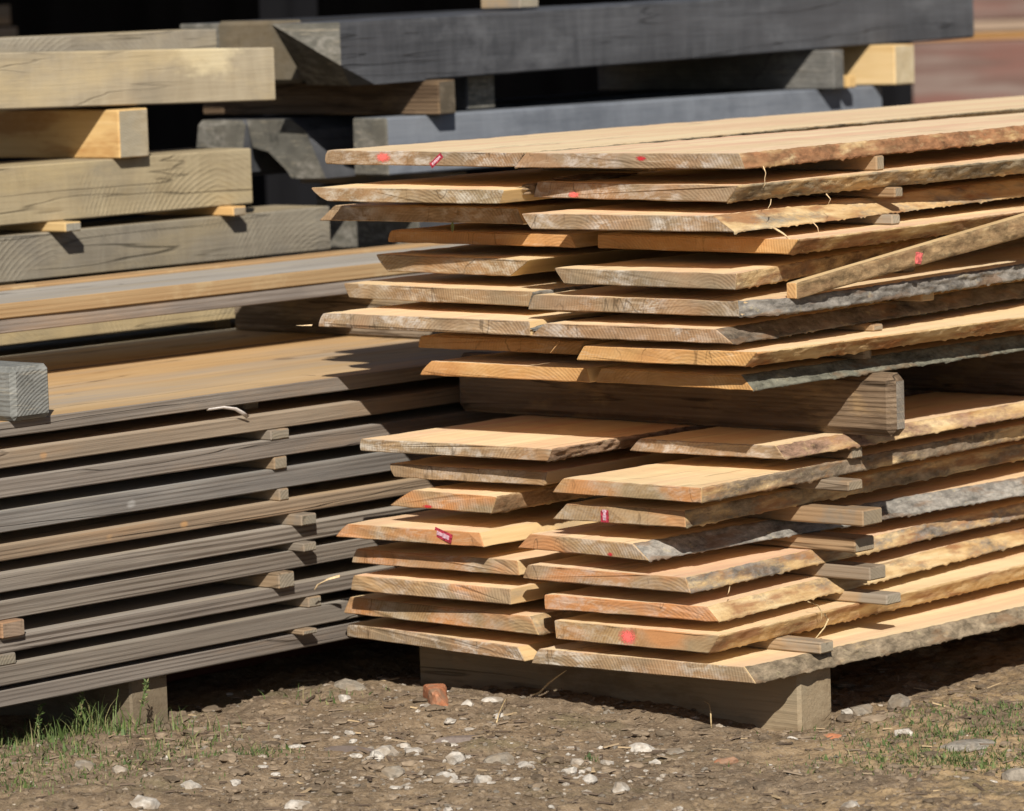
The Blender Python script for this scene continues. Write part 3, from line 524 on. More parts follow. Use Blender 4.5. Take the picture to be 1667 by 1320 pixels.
# ------------------------------------------------------------------ left stack of grey boards
GB = 'grey boards of the left-hand stack'
BZ = [(.5735, .601, 'topmost grey front board of the left stack, tan on top with a lit grey edge'), (.519, .549, 'brownish board second from the top of the left stack, crossed by a white strap end'),
      (.466, .4985, 'grey board third from the top, just above a stick tip with fine straight grain'), (.403, .441, 'thick blue-grey board with one pale round knot in the left stack'),
      (.352, .379, 'thin tan-brown board with a small orange knot, fifth from the top of the left stack'), (.2965, .3295, 'grey board with wavy flame grain, sixth from the top of the left stack'),
      (.2455, .279, 'grey board with strongly ridged straight grain, fourth from the bottom of the left stack'), (.186, .2145, 'brown-grey board third from the bottom of the left stack, under a sawn-off stick tip'),
      (.129, .1645, 'smooth darker board second from the bottom of the left stack'), (.0885, .1185, 'lowest grey board of the left stack, hanging just above the weeds')]
BT = [(1.0, .98, .96), (1.05, .94, .80), (.93, .91, .90), (.86, .90, .95), (1.12, .95, .76), (.98, .96, .93), (1.0, .98, .95), (.90, .88, .87), (.84, .82, .79), (.9, .89, .89)]
BEND = [1.2, 1.0, .85, .9, .5, .45, .55, .4, .35, .5]
for i, (z0, z1, lab) in enumerate(BZ):
    timber('stacked_board', lab, 'board', 'Y', -2.2, 1.5 + .1 * BEND[i], -1.335, -1.05 + .004 * ((i * 7) % 3 - 1), z0, z1, ('tan' if i == 0 else 'greyface', 'grey', {3: 'greyknot', 4: 'tanknot', 1: 'brownknot', 5: 'greyflame', 6: 'greyflame', 7: 'greyflame'}.get(i, 'grey'), 'stickend'), .002, .003, group=GB, color=(*BT[i], 1), step=.04)
timber('stacked_board', 'tan board behind the front one on top of the lower left stack, dark crack between', 'board', 'Y', -2.2, 1.6, -1.72, -1.343, .5735, .5990, ('tan', 'grey', 'grey', 'stickend'), .002, .003, group=GB, color=(1.05, .98, .9, 1))
timber('stacked_board', 'rearmost board on top of the lower left stack, mostly in shadow', 'board', 'Y', -2.2, 1.6, -2.055, -1.724, .5735, .6005, ('tan', 'grey', 'grey', 'stickend'), .002, .003, group=GB, color=(.98, .95, .9, 1))
GSB = 'spacer sticks in the left-hand stack'
SB = [(2, 1, -.150, -.099, -1.042, 'stick tip under the board with the strap end'), (3, 2, -.140, -.104, -1.046, 'grey stick tip above the thick board with the pale knot'), (4, 3, -.125, -.098, -1.05, 'dark recessed stick under the thick board with the pale knot'),
      (5, 4, -.10, -.058, -1.018, 'large pale protruding stick end under the thin tan board, casting a shadow'), (6, 5, -.095, -.058, -1.02, 'protruding square stick end above the ridged board, casting a shadow'), (7, 6, -.155, -.112, -1.03, 'reddish rounded stick tip above the third board from the bottom'),
      (8, 7, -.06, -.024, -1.046, 'small tan stick tip nearest the fresh stack, low in the left stack'), (9, 8, -.10, -.06, -1.024, 'lowest protruding stick end of the left stack')]
for lo, hi, y0, y1, x1, lab in SB:
    stick(-2.0, x1, y0, y1, BZ[lo][1] + .0004, BZ[hi][0] - .0004, lab, GSB, color=(.68, .65, .62, 1))
stick(-2.0, -1.14, -.12, -.08, BZ[1][1] + .0004, BZ[0][0] - .0004, 'recessed stick in the dark gap right of the white strap', GSB, color=(.8, .75, .7, 1))
stick(-2.0, -1.035, -.855, -.80, BZ[7][1] + .0004, BZ[6][0] - .0004, 'reddish stick tip at the left picture edge, upper of two', GSB, color=(.75, .6, .52, 1))
stick(-2.0, -1.045, -.865, -.815, BZ[8][1] + .0004, BZ[7][0] - .0004, 'grey stick tip at the left picture edge, lower of two', GSB, color=(.62, .61, .6, 1))
st = tube('strap_end', [(-1.06, -.30, .572), (-1.04, -.275, .575), (-1.034, -.25, .570), (-1.035, -.23, .560), (-1.040, -.212, .5505)], .004, M['strap'], taper=False, flat=.3)
tag(st, 'white strap end curling from the gap below the top grey board', 'strap')
GP = 'bearers under and between the stacks'
timber('bearer_block', 'pale grey bearer end at the left picture edge, lying on the left stack', 'bearer', 'X', -2.0, -1.03, -.812, -.715, .6020, .6995, ('oldend', 'oldend', 'oldend', 'oldend'), .009, .005, group=GP, color=(.76, .80, .82, 1))
timber('bearer_block', 'brown bearer in the shade between the left stack and its upper grey boards', 'bearer', 'X', -2.03, -1.25, .74, .83, .6020, .6995, ('old', 'old', 'old', 'oldend'), .004, .003, group=GP)
timber('bearer_block', 'dark foundation block under the left stack, lit only at its foot', 'bearer', 'X', -1.9, -1.085, -.50, -.405, -.03, .088, ('block', 'block', 'block', 'block'), .004, .003, group=GP, color=(.72, .68, .63, 1))
timber('bearer_block', 'rear foundation block hidden under the left stack', 'bearer', 'X', -1.9, -1.1, .9, 1.0, -.03, .088, ('block', 'block', 'block', 'block'), .004, .003, group=GP)
timber('squared_timber', 'dark red timber lying on the soil in the shade under the left stack', 'timber', 'Y', -.3, .85, -1.5, -1.42, -.01, .06, ('redrail',) * 4, .004, .003)
GU = 'boards lying on the bearers above the left stack'
timber('long_board', 'yellow-brown edged board with grey face, uppermost in the left middle', 'board', 'Y', -2.2, 1.75, -1.83, -1.58, .7298, .7595, ('greyface', 'tanedge', 'tanedge', 'stickend'), .002, .003, group=GU)
timber('long_board', 'grey edged board directly under the yellow-brown edged one', 'board', 'Y', -2.2, 1.7, -1.83, -1.585, .7005, .7292, ('greyface', 'grey', 'grey', 'stickend'), .002, .003, group=GU, color=(1.15, 1.13, 1.15, 1))
timber('long_board', 'narrow yellow lath behind the grey face of the uppermost left board', 'lath', 'Y', -2.2, 1.75, -1.895, -1.834, .7298, .7650, ('tanedge', 'tanedge', 'tanedge', 'stickend'), .002, .003, group=GU, color=(1.15, 1.1, 1.05, 1))
timber('long_board', 'lower rear board under the narrow yellow lath', 'board', 'Y', -2.2, 1.7, -1.90, -1.834, .7005, .7292, ('tan', 'tanedge', 'tanedge', 'stickend'), .002, .003, group=GU)

# ------------------------------------------------------------------ rear pile of squared timbers (left: pale oak, right: blackened)
XC = -2.25
GO = 'squared oak timbers at the upper left'
OAK = ('oak', 'oak', 'oak', 'oakend'); OAKG = ('oak', 'oakgrey', 'oakgrey', 'oakend')
timber('squared_timber', 'pale oak timber with a cream knot near its end, topmost lit at upper left', 'timber', 'Y', -1.6, 1.122, XC - .2, XC, 1.150, 1.271, ('oak', 'oakknot', 'oakknot', 'oakend'), .003, .003, slope=-.0232, group=GO)
timber('squared_timber', 'grey timber with slanting top lying behind the pale knotted one', 'timber', 'Y', -1.6, 1.145, XC - .34, XC - .205, 1.160, 1.262, OAKG, .003, .004, slope=-.004, group=GO, color=(1.1, 1.08, 1.08, 1))
timber('bearer_block', 'yellow sunlit bearer end between two pale oak timbers', 'bearer', 'X', -2.9, -2.222, .60, .69, .9835, 1.0905, ('yellow', 'yellow', 'yellow', 'oakend'), .003, .002, group=GP, color=(1, .97, .9, 1))
timber('squared_timber', 'tan oak timber second from the top at the left, with a bright top face', 'timber', 'Y', -1.6, 1.035, XC - .20, XC, .8575, .983, OAK, .003, .003, group=GO, color=(1.0, .98, .93, 1))
timber('squared_timber', 'grey oak timber with curved saw marks, third at the left, crossed by two slanting shadows', 'timber', 'Y', -1.6, 1.285, XC - .18, XC, .735, .8355, OAKG, .003, .003, group=GO, color=(.92, .9, .88, 1))
timber('squared_timber', 'tan timber low in the rear pile, seen through the gap under the long boards', 'timber', 'Y', -1.6, 1.6, XC - .18, XC, .600, .712, OAK, .003, .003, group=GO, color=(1.05, .98, .85, 1))
GSO = 'sticks between the oak timbers'
def ostick(y0, y1, z0, z1, x1, lab, col=(1, 1, 1, 1)): stick(-2.6, x1, y0, y1, z0, z1, lab, GSO, ('yellow', 'yellow', 'yellow', 'stickend'), color=col)
ostick(.405, .452, .8362, .8568, -2.195, 'tan rounded stick end under the second oak timber, left of two', (.85, .85, .82, 1))
ostick(.925, .967, .8362, .8568, -2.205, 'orange striped stick end under the second oak timber, right of two', (1, .9, .78, 1))
ostick(.3, .35, .7126, .7345, -2.3, 'stick hidden below the grey oak timber with curved saw marks')
ostick(1.0, 1.05, .7126, .7345, -2.3, 'second stick hidden below the grey oak timber with curved saw marks')
for i, (z0, z1) in enumerate(((.46, .575), (.32, .435), (.18, .295), (.03, .15))):
    timber('squared_timber', ('upper', 'second', 'third', 'lowest')[i] + ' oak timber at the foot of the rear pile, behind the grey stack', 'timber', 'Y', -1.6, 1.3, XC - .2, XC - .02, z0, z1, OAKG, .003, .003, group=GO)
    for y in (-.9, .95): stick(-2.6, XC - .05, y, y + .05, z1 + .0005, ((.60, .46, .32, .18)[i]) - .0005, 'stick between hidden oak timbers at the foot of the rear pile', GSO)
for y in (-.9, .95): timber('bearer_block', 'foundation bearer under the rear oak pile', 'bearer', 'X', -2.7, XC - .05, y, y + .1, -.03, .0295, ('block',) * 4, group=GP)
GD = 'blackened timbers of the dark rear pile'
SL = ('slate', 'slate', 'slate', 'slateend')
# the big one with its undercut end, built as its own solid
o = timber('squared_timber', 'largest blackened timber with an undercut sawn end, at the top of the picture', 'timber', 'Y', 1.62, 3.84, -2.49, XC, 1.1112, 1.2585, SL, .004, .004, slope=.010, group=GD)
P = dict(T0=(-2.373, 1.24, 1.2575), T1=(-2.2495, 1.338, 1.2575), P1=(-2.2495, 1.338, 1.157), P2=(-2.30, 1.42, 1.1075), P3=(-2.475, 1.455, 1.1085), B0=(-2.49, 1.625, 1.2585), B1=(-2.2495, 1.625, 1.2585), B2=(-2.2495, 1.625, 1.1112), B3=(-2.49, 1.625, 1.1112), E=(-2.2495, 1.45, 1.1092))
names = list(P); ix = {k: i for i, k in enumerate(names)}; off = Vector(o.location)
bb = bmesh.new(); vs = [bb.verts.new(Vector(P[k]) - off) for k in names]
for q, f in enumerate(('T0 P1 T1', 'T0 P3 P2 P1', 'T0 T1 B1 B0', 'T1 P1 E B2 B1', 'P1 P2 E', 'P2 P3 B3 B2 E', 'T0 B0 B3 P3', 'B0 B1 B2 B3')):
    bb.faces.new([vs[ix[k]] for k in f.split()]).material_index = 3 if q < 2 else 0
bmesh.ops.recalc_face_normals(bb, faces=bb.faces); bb.from_mesh(o.data); bb.to_mesh(o.data); bb.free()
timber('squared_timber', 'brown lit timber end tucked left of the undercut blackened one', 'timber', 'Y', 1.46, 3.6, -2.78, -2.497, 1.1112, 1.262, ('slate', 'slate', 'slate', 'oakend'), .010, .006, group=GD, color=(.37, .345, .31, 1))
timber('squared_timber', 'third blackened timber of the top row, deep in shadow', 'timber', 'Y', 1.55, 3.7, -3.0, -2.76, 1.1112, 1.255, SL, .004, .004, group=GD)
BG = ('bluegrey', 'bluegrey', 'bluegrey', 'slateend')
GD2 = 'lower blackened timbers of the dark rear pile'
timber('squared_timber', 'long blue-grey timber just above the topmost fresh boards', 'timber', 'Y', 1.484, 3.421, -2.36, XC, .893, 1.0285, BG, .004, .003, slope=-.004, group=GD2)
pl = [(-2.745, 1.022), (-2.60, 1.024), (-2.548, .996), (-2.528, .955), (-2.487, .883), (-2.60, .882), (-2.622, .905), (-2.65, .925), (-2.675, .945), (-2.73, .955)]
V, F, n_ = [], [], len(pl)
for i, y in enumerate([0, .01, .4, .9, 1.4, 1.88]):
    V += [(x + (.004 * n1(y, j, 3) if i > 1 else 0), 1.52 + y + (.006 * n1(j, 3, 1.7) if i == 0 else 0), z) for j, (x, z) in enumerate(pl)]
for i in range(5): F += [(i * n_ + j, i * n_ + (j + 1) % n_, i * n_ + n_ + (j + 1) % n_, i * n_ + n_ + j) for j in range(n_)]
F += [tuple(range(n_)), tuple(range(5 * n_, 6 * n_))]
off = Vector((-2.6, 1.52, .882)); o = link('squared_timber', [Vector(p) - off for p in V], F, [M['slate'], M['slateend']], [0] * (5 * n_) + [1, 1], off)
bb = bmesh.new(); bb.from_mesh(o.data); bmesh.ops.recalc_face_normals(bb, faces=bb.faces); bb.to_mesh(o.data); bb.free()
tag(o, 'charcoal timber with a split pointed end, left of the blue-grey one', 'timber', GD2)
timber('squared_timber', 'charcoal timber end furthest left in the lower dark row', 'timber', 'Y', 1.5, 3.4, -2.93, -2.765, .882, 1.0215, SL, .012, .006, group=GD2, lean=.2)
def dbearer(x1, y0, y1, z0, z1, lab, mats=('slate', 'slate', 'slate', 'slateend'), col=(1, 1, 1, 1), x0=-3.0):
    timber('bearer_block', lab, 'bearer', 'X', x0, x1, y0, y1, z0, z1, mats, .003, .003, group=GP, color=col)
dbearer(-2.205, 1.62, 1.68, 1.0295, 1.1105, 'dark bearer with a rotten orange-brown corner under the largest blackened timber', ('old', 'old', 'old', 'slateend'), (.75, .65, .55, 1))
dbearer(-2.33, 1.86, 1.96, 1.0295, 1.112, 'second shaded dark bearer right of the rotten cornered one')
dbearer(-2.19, 3.13, 3.175, 1.0225, 1.124, 'small dark grey bearer end with a lit corner, left of the yellow one', ('oldend',) * 4, (.62, .62, .62, 1))
dbearer(-2.195, 3.20, 3.232, 1.0225, 1.055, 'small tan wedge block between the grey and the yellow bearer ends', ('yellow',) * 4, (.95, .9, .8, 1), -2.5)
dbearer(-2.175, 3.375, 3.465, 1.0225, 1.128, 'yellow bearer end sticking out under the right end of the largest blackened timber', ('yellow', 'yellow', 'yellow', 'yellowend'))
dbearer(-2.315, 2.045, 2.115, 1.2685, 1.36, 'pale bearer on top of the largest blackened timber, cut by the picture top', ('stick', 'stick', 'stick', 'stickend'), (.8, .78, .75, 1), -2.445)
for i, (z0, z1) in enumerate(((.70, .85), (.51, .66), (.31, .47), (.1, .27))):
    timber('squared_timber', ('upper', 'second', 'third', 'lowest')[i] + ' blackened timber at the foot of the dark rear pile', 'timber', 'Y', 1.7, 3.5, -2.7, -2.36, z0, z1, SL, .004, .004, group=GD2)
    for y in (1.8, 3.2): stick(-2.85, -2.34, y, y + .06, z1 + .0005, ((.882, .70, .51, .31)[i]) - .0005, 'stick between hidden blackened timbers at the foot of the dark rear pile', 'sticks in the dark rear pile')
for y in (1.8, 3.2): timber('bearer_block', 'foundation bearer under the dark rear pile', 'bearer', 'X', -2.9, -2.36, y, y + .1, -.03, .0995, ('block',) * 4, group=GP)

# ------------------------------------------------------------------ background: added shed, near-black for deep shade, red timbers far off
def slab(name, p, mat, parent=None, rz=0, loc=(0, 0, 0)):
    V = [p[i] for i in range(8)]
    return link(name, V, [(3, 2, 1, 0), (4, 5, 6, 7), (0, 1, 5, 4), (1, 2, 6, 5), (2, 3, 7, 6), (3, 0, 4, 7)], [mat], parent=parent, rz=rz, loc=loc)
def cuboid(x0, x1, y0, y1, z0, z1, dz=0): return [(x0, y0, z0), (x1, y0, z0), (x1, y1, z0), (x0, y1, z0), (x0, y0, z1), (x1, y0, z1 - dz), (x1, y1, z1 - dz), (x0, y1, z1)]
shed = D.objects.new('added_shed', None); COL.objects.link(shed); shed.location = (-6.8, 6, 0)
tag(shed, 'added open-fronted shed, coloured near-black as deep shade in the upper left background', 'shed')
inv = Vector((6.8, -6, 0))
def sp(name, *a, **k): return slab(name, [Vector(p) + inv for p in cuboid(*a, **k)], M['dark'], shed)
sp('back_wall', -8.1, -8.0, 1.0, 11.0, 0, 2.6); sp('side_wall', -8.0, -5.4, .9, 1.0, 0, 2.2)  # unseen side wall, added to stop sun entering from the left
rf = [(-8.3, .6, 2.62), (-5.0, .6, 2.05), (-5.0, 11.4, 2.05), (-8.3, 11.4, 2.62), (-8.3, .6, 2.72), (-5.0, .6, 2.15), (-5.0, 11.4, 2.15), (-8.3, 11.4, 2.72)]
slab('shade_roof', [Vector(p) + inv for p in rf], M['dark'], shed)  # unseen low roof, added to keep sun off the back wall
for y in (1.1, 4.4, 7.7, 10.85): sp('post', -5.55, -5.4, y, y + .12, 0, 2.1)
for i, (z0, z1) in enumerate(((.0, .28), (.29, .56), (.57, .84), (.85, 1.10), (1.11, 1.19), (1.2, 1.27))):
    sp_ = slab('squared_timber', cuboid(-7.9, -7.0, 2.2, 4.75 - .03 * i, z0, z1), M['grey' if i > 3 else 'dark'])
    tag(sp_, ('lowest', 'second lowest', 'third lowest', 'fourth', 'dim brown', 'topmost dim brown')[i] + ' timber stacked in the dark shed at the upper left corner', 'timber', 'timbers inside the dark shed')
far_c = Vector((-11.3, 17.2, 0)); fr = math.atan2(.663, .748)
for i, (z0, z1, m, lab, d) in enumerate(((0, .34, 'redwood', 'lowest red-brown timber of the blurred far pile', 0), (.345, .745, 'redwood', 'tall dusty red timber in the blurred right background', 0), (.75, .79, 'rust', 'thin orange board on the dusty red timber, blurred upper right', .02),
                                         (.795, .865, 'greyface', 'tan grey board above the thin orange one, blurred upper right', 0), (.87, 1.25, 'redwood', 'red-brown timber at the blurred top right corner', .05))):
    V, F, K = loft([0, .01] + [.1 * q for q in range(1, 70)] + [6.99, 7.0], lambda y: (-.3, .3 - d, -.3, .3 - d, 0, z1 - z0), .008)
    o = link('far_timber', V, F, [M[m]], None, far_c + Vector((-3.2 * math.cos(fr), -3.2 * math.sin(fr), z0)), fr - math.pi / 2, color={'redwood': (1, .97, .95, 1), 'rust': (.75, .65, .5, 1), 'greyface': (.72, .58, .48, 1)}[m])
    tag(o, lab, 'timber', 'red timbers of the far pile')

# ------------------------------------------------------------------ ground
def hsh(ix, iy, s):
    v = np.sin(ix * 127.1 + iy * 311.7 + s * 74.7) * 43758.5453
    return v - np.floor(v)
def vnoise(x, y, s=0):
    ix, iy = np.floor(x), np.floor(y); fx, fy = x - ix, y - iy; fx = fx * fx * (3 - 2 * fx); fy = fy * fy * (3 - 2 * fy)
    return (hsh(ix, iy, s) * (1 - fx) + hsh(ix + 1, iy, s) * fx) * (1 - fy) + (hsh(ix, iy + 1, s) * (1 - fx) + hsh(ix + 1, iy + 1, s) * fx) * fy - .5
def rot(x, y, a): return x * math.cos(a) - y * math.sin(a), x * math.sin(a) + y * math.cos(a)
def height(x, y):
    h = 0
    for i, (sc, am) in enumerate(((2.1, .024), (6, .018), (15, .012), (34, .009), (75, .005), (140, .0026))):
        a, b = rot(x, y, .7 + i); n = vnoise(a * sc, b * sc, i)
        h = h + am * (n if i < 2 else (.5 - 2 * np.abs(n)) if i in (3,) else n)
    # scuffed a little lower under the stacks, a low bank in front of the blocks
    under = 1 / (1 + np.exp(-(y - .22 + .10 * vnoise(x * 5, y * 5, 9)) * 30)) * (1 / (1 + np.exp((x - .02) * 40)))
    h = h - .018 * under
    left = 1 / (1 + np.exp((x + 1.09 + .06 * vnoise(x * 6, y * 6, 3)) * 40)); h = h - .016 * left * (1 - under)
    fade = np.clip((6 - np.hypot(x, y)) / 4, 0, 1)
    return h * (.15 + .85 * fade) + .003
gx = np.concatenate([[-90, -50, -28, -16, -10, -6.5, -4.2, -3, -2.4], np.arange(-1.9, 1.25, .0075), [1.6, 2.2, 3.2, 5, 8, 13, 22, 40, 80]])
gy = np.concatenate([[-80, -45, -26, -15, -9, -5.5, -3.4, -2.3, -1.8], np.arange(-1.45, 1.35, .0075), [1.8, 2.5, 3.5, 5, 8, 13, 22, 40, 90]])
GX, GY = np.meshgrid(gx, gy, indexing='ij'); GZ = height(GX, GY)
def grid(name, X, Y, Z, mat):
    a, b = X.shape; co = np.stack([X, Y, Z], -1).reshape(-1, 3); i = np.arange(a * b).reshape(a, b)
    f = np.stack([i[:-1, :-1], i[1:, :-1], i[1:, 1:], i[:-1, 1:]], -1).reshape(-1, 4)
    me = D.meshes.new(name); me.vertices.add(len(co)); me.vertices.foreach_set('co', co.ravel()); me.loops.add(f.size); me.loops.foreach_set('vertex_index', f.ravel().astype(np.int32))
    me.polygons.add(len(f)); me.polygons.foreach_set('loop_start', np.arange(0, f.size, 4, dtype=np.int32)); me.polygons.foreach_set('loop_total', np.full(len(f), 4, dtype=np.int32))
    me.polygons.foreach_set('use_smooth', np.ones(len(f), dtype=bool)); me.materials.append(mat); me.update(calc_edges=True); me.validate()
    o = D.objects.new(name, me); COL.objects.link(o); return o
g = G('dry_yard_soil', .95, .1); v = g.tc.outputs['Object']
a = g.noise(v, (7, 7, 7), 5, .62); b = g.noise(v, (45, 45, 45), 5, .68); c = g.noise(v, (170, 170, 170), 3, .7); s = g.noise(g.vmath('ADD', v, (5, 2, 0)), (3.2, 3.2, 3.2), 4, .6)
col = g.ramp(g.math('MULTIPLY_ADD', b, .55, g.math('MULTIPLY', a, .45)), (.33, (.105, .074, .048)), (.48, (.180, .132, .087)), (.66, (.265, .198, .132)))
sx = g.n('ShaderNodeSeparateXYZ'); g.l(v, sx.inputs[0])
side = g.math('MULTIPLY_ADD', g.math('ADD', sx.outputs[0], g.math('MULTIPLY', sx.outputs[1], .5)), .9, .05, clamp=True)  # sawdust lies towards the right
saw = g.math('MULTIPLY', g.ramp(g.math('MULTIPLY_ADD', s, .6, g.math('MULTIPLY', b, .4)), (.45, 0.0), (.56, 1.0)), g.math('MULTIPLY_ADD', side, 1.2, .12))
col = g.mix(saw, col, (.47, .325, .17))
mo = g.math('MULTIPLY', g.ramp(g.noise(g.vmath('ADD', v, (1, 8, 0)), (4, 4, 4), 4, .65), (.55, 0.0), (.66, 1.0)), .3)
col = g.mix(mo, col, (.115, .115, .05))
col = g.mix(g.math('MULTIPLY', g.ramp(c, (.55, 0.0), (.72, 1.0)), .5), col, (.39, .33, .26)); col = g.mix(g.math('MULTIPLY', g.ramp(c, (.28, 1.0), (.42, 0.0)), .6), col, (.075, .055, .038))
M['soil'] = g.finish(col, g.math('ADD', b, g.math('MULTIPLY', c, .6)), .006, .9, tint=False)
ground = grid('ground', GX, GY, GZ, M['soil']); ground['kind'] = 'structure'
def gz(x, y): return float(height(np.array([x]), np.array([y]))[0])

# stones: one lumpy mesh per stone
def ico(sub=1):
    b = bmesh.new(); bmesh.ops.create_icosphere(b, subdivisions=sub, radius=1); V = np.array([v.co[:] for v in b.verts]); F = [tuple(v.index for v in f.verts) for f in b.faces]; b.free(); return V, F
I1, I2, I3 = ico(1), ico(2), ico(3)
def stonemat(name, c, spread=.35, island=False):
    g = G(name, .85, .2); v = g.coords(); n = g.noise(v, (90, 90, 90), 4, .65); n2 = g.noise(v, (25, 25, 25), 3)
    col = g.mix(g.ramp(n, (.35, 0.0), (.65, 1.0)), tuple(x * (1 - spread) for x in c), tuple(min(.85, x * (1 + spread * .6)) for x in c))
    col = g.mix(g.math('MULTIPLY', g.ramp(n2, (.46, 0.0), (.62, 1.0)), .65), col, (.24, .185, .128))
    if island:
        ge = g.n('ShaderNodeNewGeometry'); col = g.mix(1.0, col, g.ramp(ge.outputs['Random Per Island'], (0, .55), (.6, .85), (1, 1.2)), 'MULTIPLY')
    return g.finish(col, n, .002, .8)
M['pale'] = stonemat('pale_stone', (.47, .43, .375)); M['greystone'] = stonemat('grey_stone', (.26, .225, .18)); M['brick'] = stonemat('brick_fragment', (.42, .17, .085)); M['slatechip'] = stonemat('grey_slab', (.25, .225, .19))
M['woodchip'] = long_grain('weathered_chip', ((.11, .085, .07), (.17, .135, .115), (.24, .20, .17)))
def stone(name, x, y, sx, sy, sz, mat, label, cat, seed, group=None, rz=None, sub=2, jag=.35, box=0):
    V, F = {1: I1, 2: I2, 3: I3}[sub]; r = np.random.default_rng(seed); W = V.copy()
    for i in range(len(W)):
        W[i] *= 1 + jag * mn.noise(Vector(V[i] * 1.3 + seed * 3.1)) + jag * .5 * mn.noise(Vector(V[i] * 3.1 + seed * 5.7))
    if box: W = np.sign(V) * np.abs(V) ** .45 * (1 + .10 * np.array([[mn.noise(Vector(p * 2.2 + seed))] for p in V]))
    for k in range(5 if not box else 2):  # broken facets
        n = r.normal(size=3); n /= np.linalg.norm(n); d = W @ n; lim = .62 + .25 * r.random(); ex = d > lim; W[ex] -= np.outer(d[ex] - lim, n)
    W = W * np.array([sx, sy, sz]) / 2
    o = link(name, W, F, [mat], loc=(x, y, gz(x, y) + sz * .06), rz=r.random() * 6 if rz is None else rz, smooth=False)
    return tag(o, label, cat, group)
VR = math.atan2(.663, .748)
GW = 'pale stones on the dirt in front of the stacks'
STN = [(-.979, -.025, .075, .05, .034, 'greystone', 'largest grey stone at the shadow edge between the two stacks'), (-.864, -.003, .045, .03, .022, 'pale', 'white stone left of the brick fragment, close to the foundation block'),
 (-.916, -.106, .032, .03, .016, 'pale', 'small white stone in front of the largest grey stone'), (-.627, -.073, .026, .02, .018, 'pale', 'small white pebble just right of the brick fragment'),
 (-.415, -.531, .055, .04, .03, 'pale', 'bright white angular stone right of the dark wood chip'), (-.386, -.479, .055, .035, .018, 'pale', 'flat white stone just behind the bright angular one'),
 (-.297, -.472, .045, .035, .03, 'pale', 'cream stone left of the round grey stone'), (-.24, -.423, .07, .05, .04, 'greystone', 'round grey stone in the middle of the pebbles'),
 (-.188, -.411, .06, .03, .02, 'pale', 'long white stone right of the round grey stone'), (-.328, -.599, .05, .045, .022, 'greystone', 'pale grey stone below the flat white one'),
 (-.186, -.616, .045, .04, .028, 'pale', 'angular cream stone low in the pebble patch'), (-.088, -.632, .04, .035, .028, 'pale', 'white pointed stone low and right in the pebble patch'),
 (-.238, -.662, .032, .026, .018, 'pale', 'small white stone at the lower middle of the pebble patch'), (-.254, -.908, .055, .045, .025, 'pale', 'white stone at the bottom picture edge left of centre'),
 (-.524, -.102, .03, .022, .018, 'pale', 'small stone below the dry stalk by the foundation block'), (-.629, -.004, .05, .03, .016, 'pale', 'flat pale chip beside the dry stalk'),
 (-.165, -.125, .055, .04, .03, 'pale', 'double white stone alone on the smooth dirt right of the middle'), (-.058, -.158, .06, .04, .018, 'greystone', 'flat grey and orange stone right of the double white one'),
 (.023, -.485, .035, .03, .018, 'pale', 'small white stone in the lower right dirt, left of a bigger one'), (.10, -.495, .04, .035, .026, 'pale', 'egg-like white stone in the lower right dirt'),
 (-.155, -.315, .032, .028, .02, 'pale', 'cream pebble left of the tiny green sprout'), (-.127, -.263, .032, .026, .02, 'pale', 'cream pebble right of the tiny green sprout'),
 (.537, -.431, .05, .04, .03, 'pale', 'white stone at the bottom edge on the right'), (.589, -.04, .05, .045, .035, 'greystone', 'pale grey stone at the right picture edge below the grass'),
 (.191, .18, .045, .035, .018, 'pale', 'white chip in the grass right of the foundation block'), (-.057, .379, .05, .05, .035, 'greystone', 'dark clod beside the foundation block end'),
 (.015, .40, .07, .05, .045, 'greystone', 'brown clod in the shade edge right of the foundation block'), (-.072, .363, .03, .025, .015, 'pale', 'small white stone by the foundation block end'),
 (.023, .07, .035, .022, .012, 'pale', 'small white chip in front of the foundation block'), (-.795, -.891, .05, .045, .03, 'greystone', 'grey stone among the weeds, left one of a pair'),
 (-.71, -.884, .035, .03, .022, 'pale', 'white stone among the weeds, right one of a pair'), (-.49, -1.038, .05, .045, .03, 'pale', 'cream stone at the bottom edge below the weeds'), (-.517, -.902, .04, .035, .022, 'pale', 'cream stone right of the weeds')]
for i, (x, y, a, b_, c_, m, lab) in enumerate(STN): stone('stone', x, y, a, b_, c_, M[m], lab, 'stone', i + 3, GW)
stone('brick_fragment', -.72, -.055, .105, .045, .042, M['brick'], 'broken orange-red brick fragment lying in front of the foundation block', 'brick', 71, rz=-.62, sub=3, box=1)
stone('brick_fragment', .069, -.177, .05, .03, .018, M['brick'], 'small flat red brick crumb in the right-hand dirt', 'brick', 72, rz=VR)
stone('brick_fragment', .063, .138, .04, .025, .015, M['brick'], 'orange brick chip beside the end of the foundation block', 'brick', 73, rz=VR)
stone('stone_slab', .37, .134, .12, .06, .022, M['slatechip'], 'flat grey stone slab in the grass at the right', 'stone', 74, rz=VR + .5, sub=3, jag=.2)
stone('wood_chip', -.431, -.295, .13, .035, .018, M['woodchip'], 'flat grey wood chip lying below the brick fragment', 'wood chip', 75, rz=VR, sub=3, jag=.15)
stone('wood_chip', -.524, -.501, .11, .035, .02, M['woodchip'], 'dark brown wood chip left of the bright white stone', 'wood chip', 76, rz=VR - .35, sub=3, jag=.15)

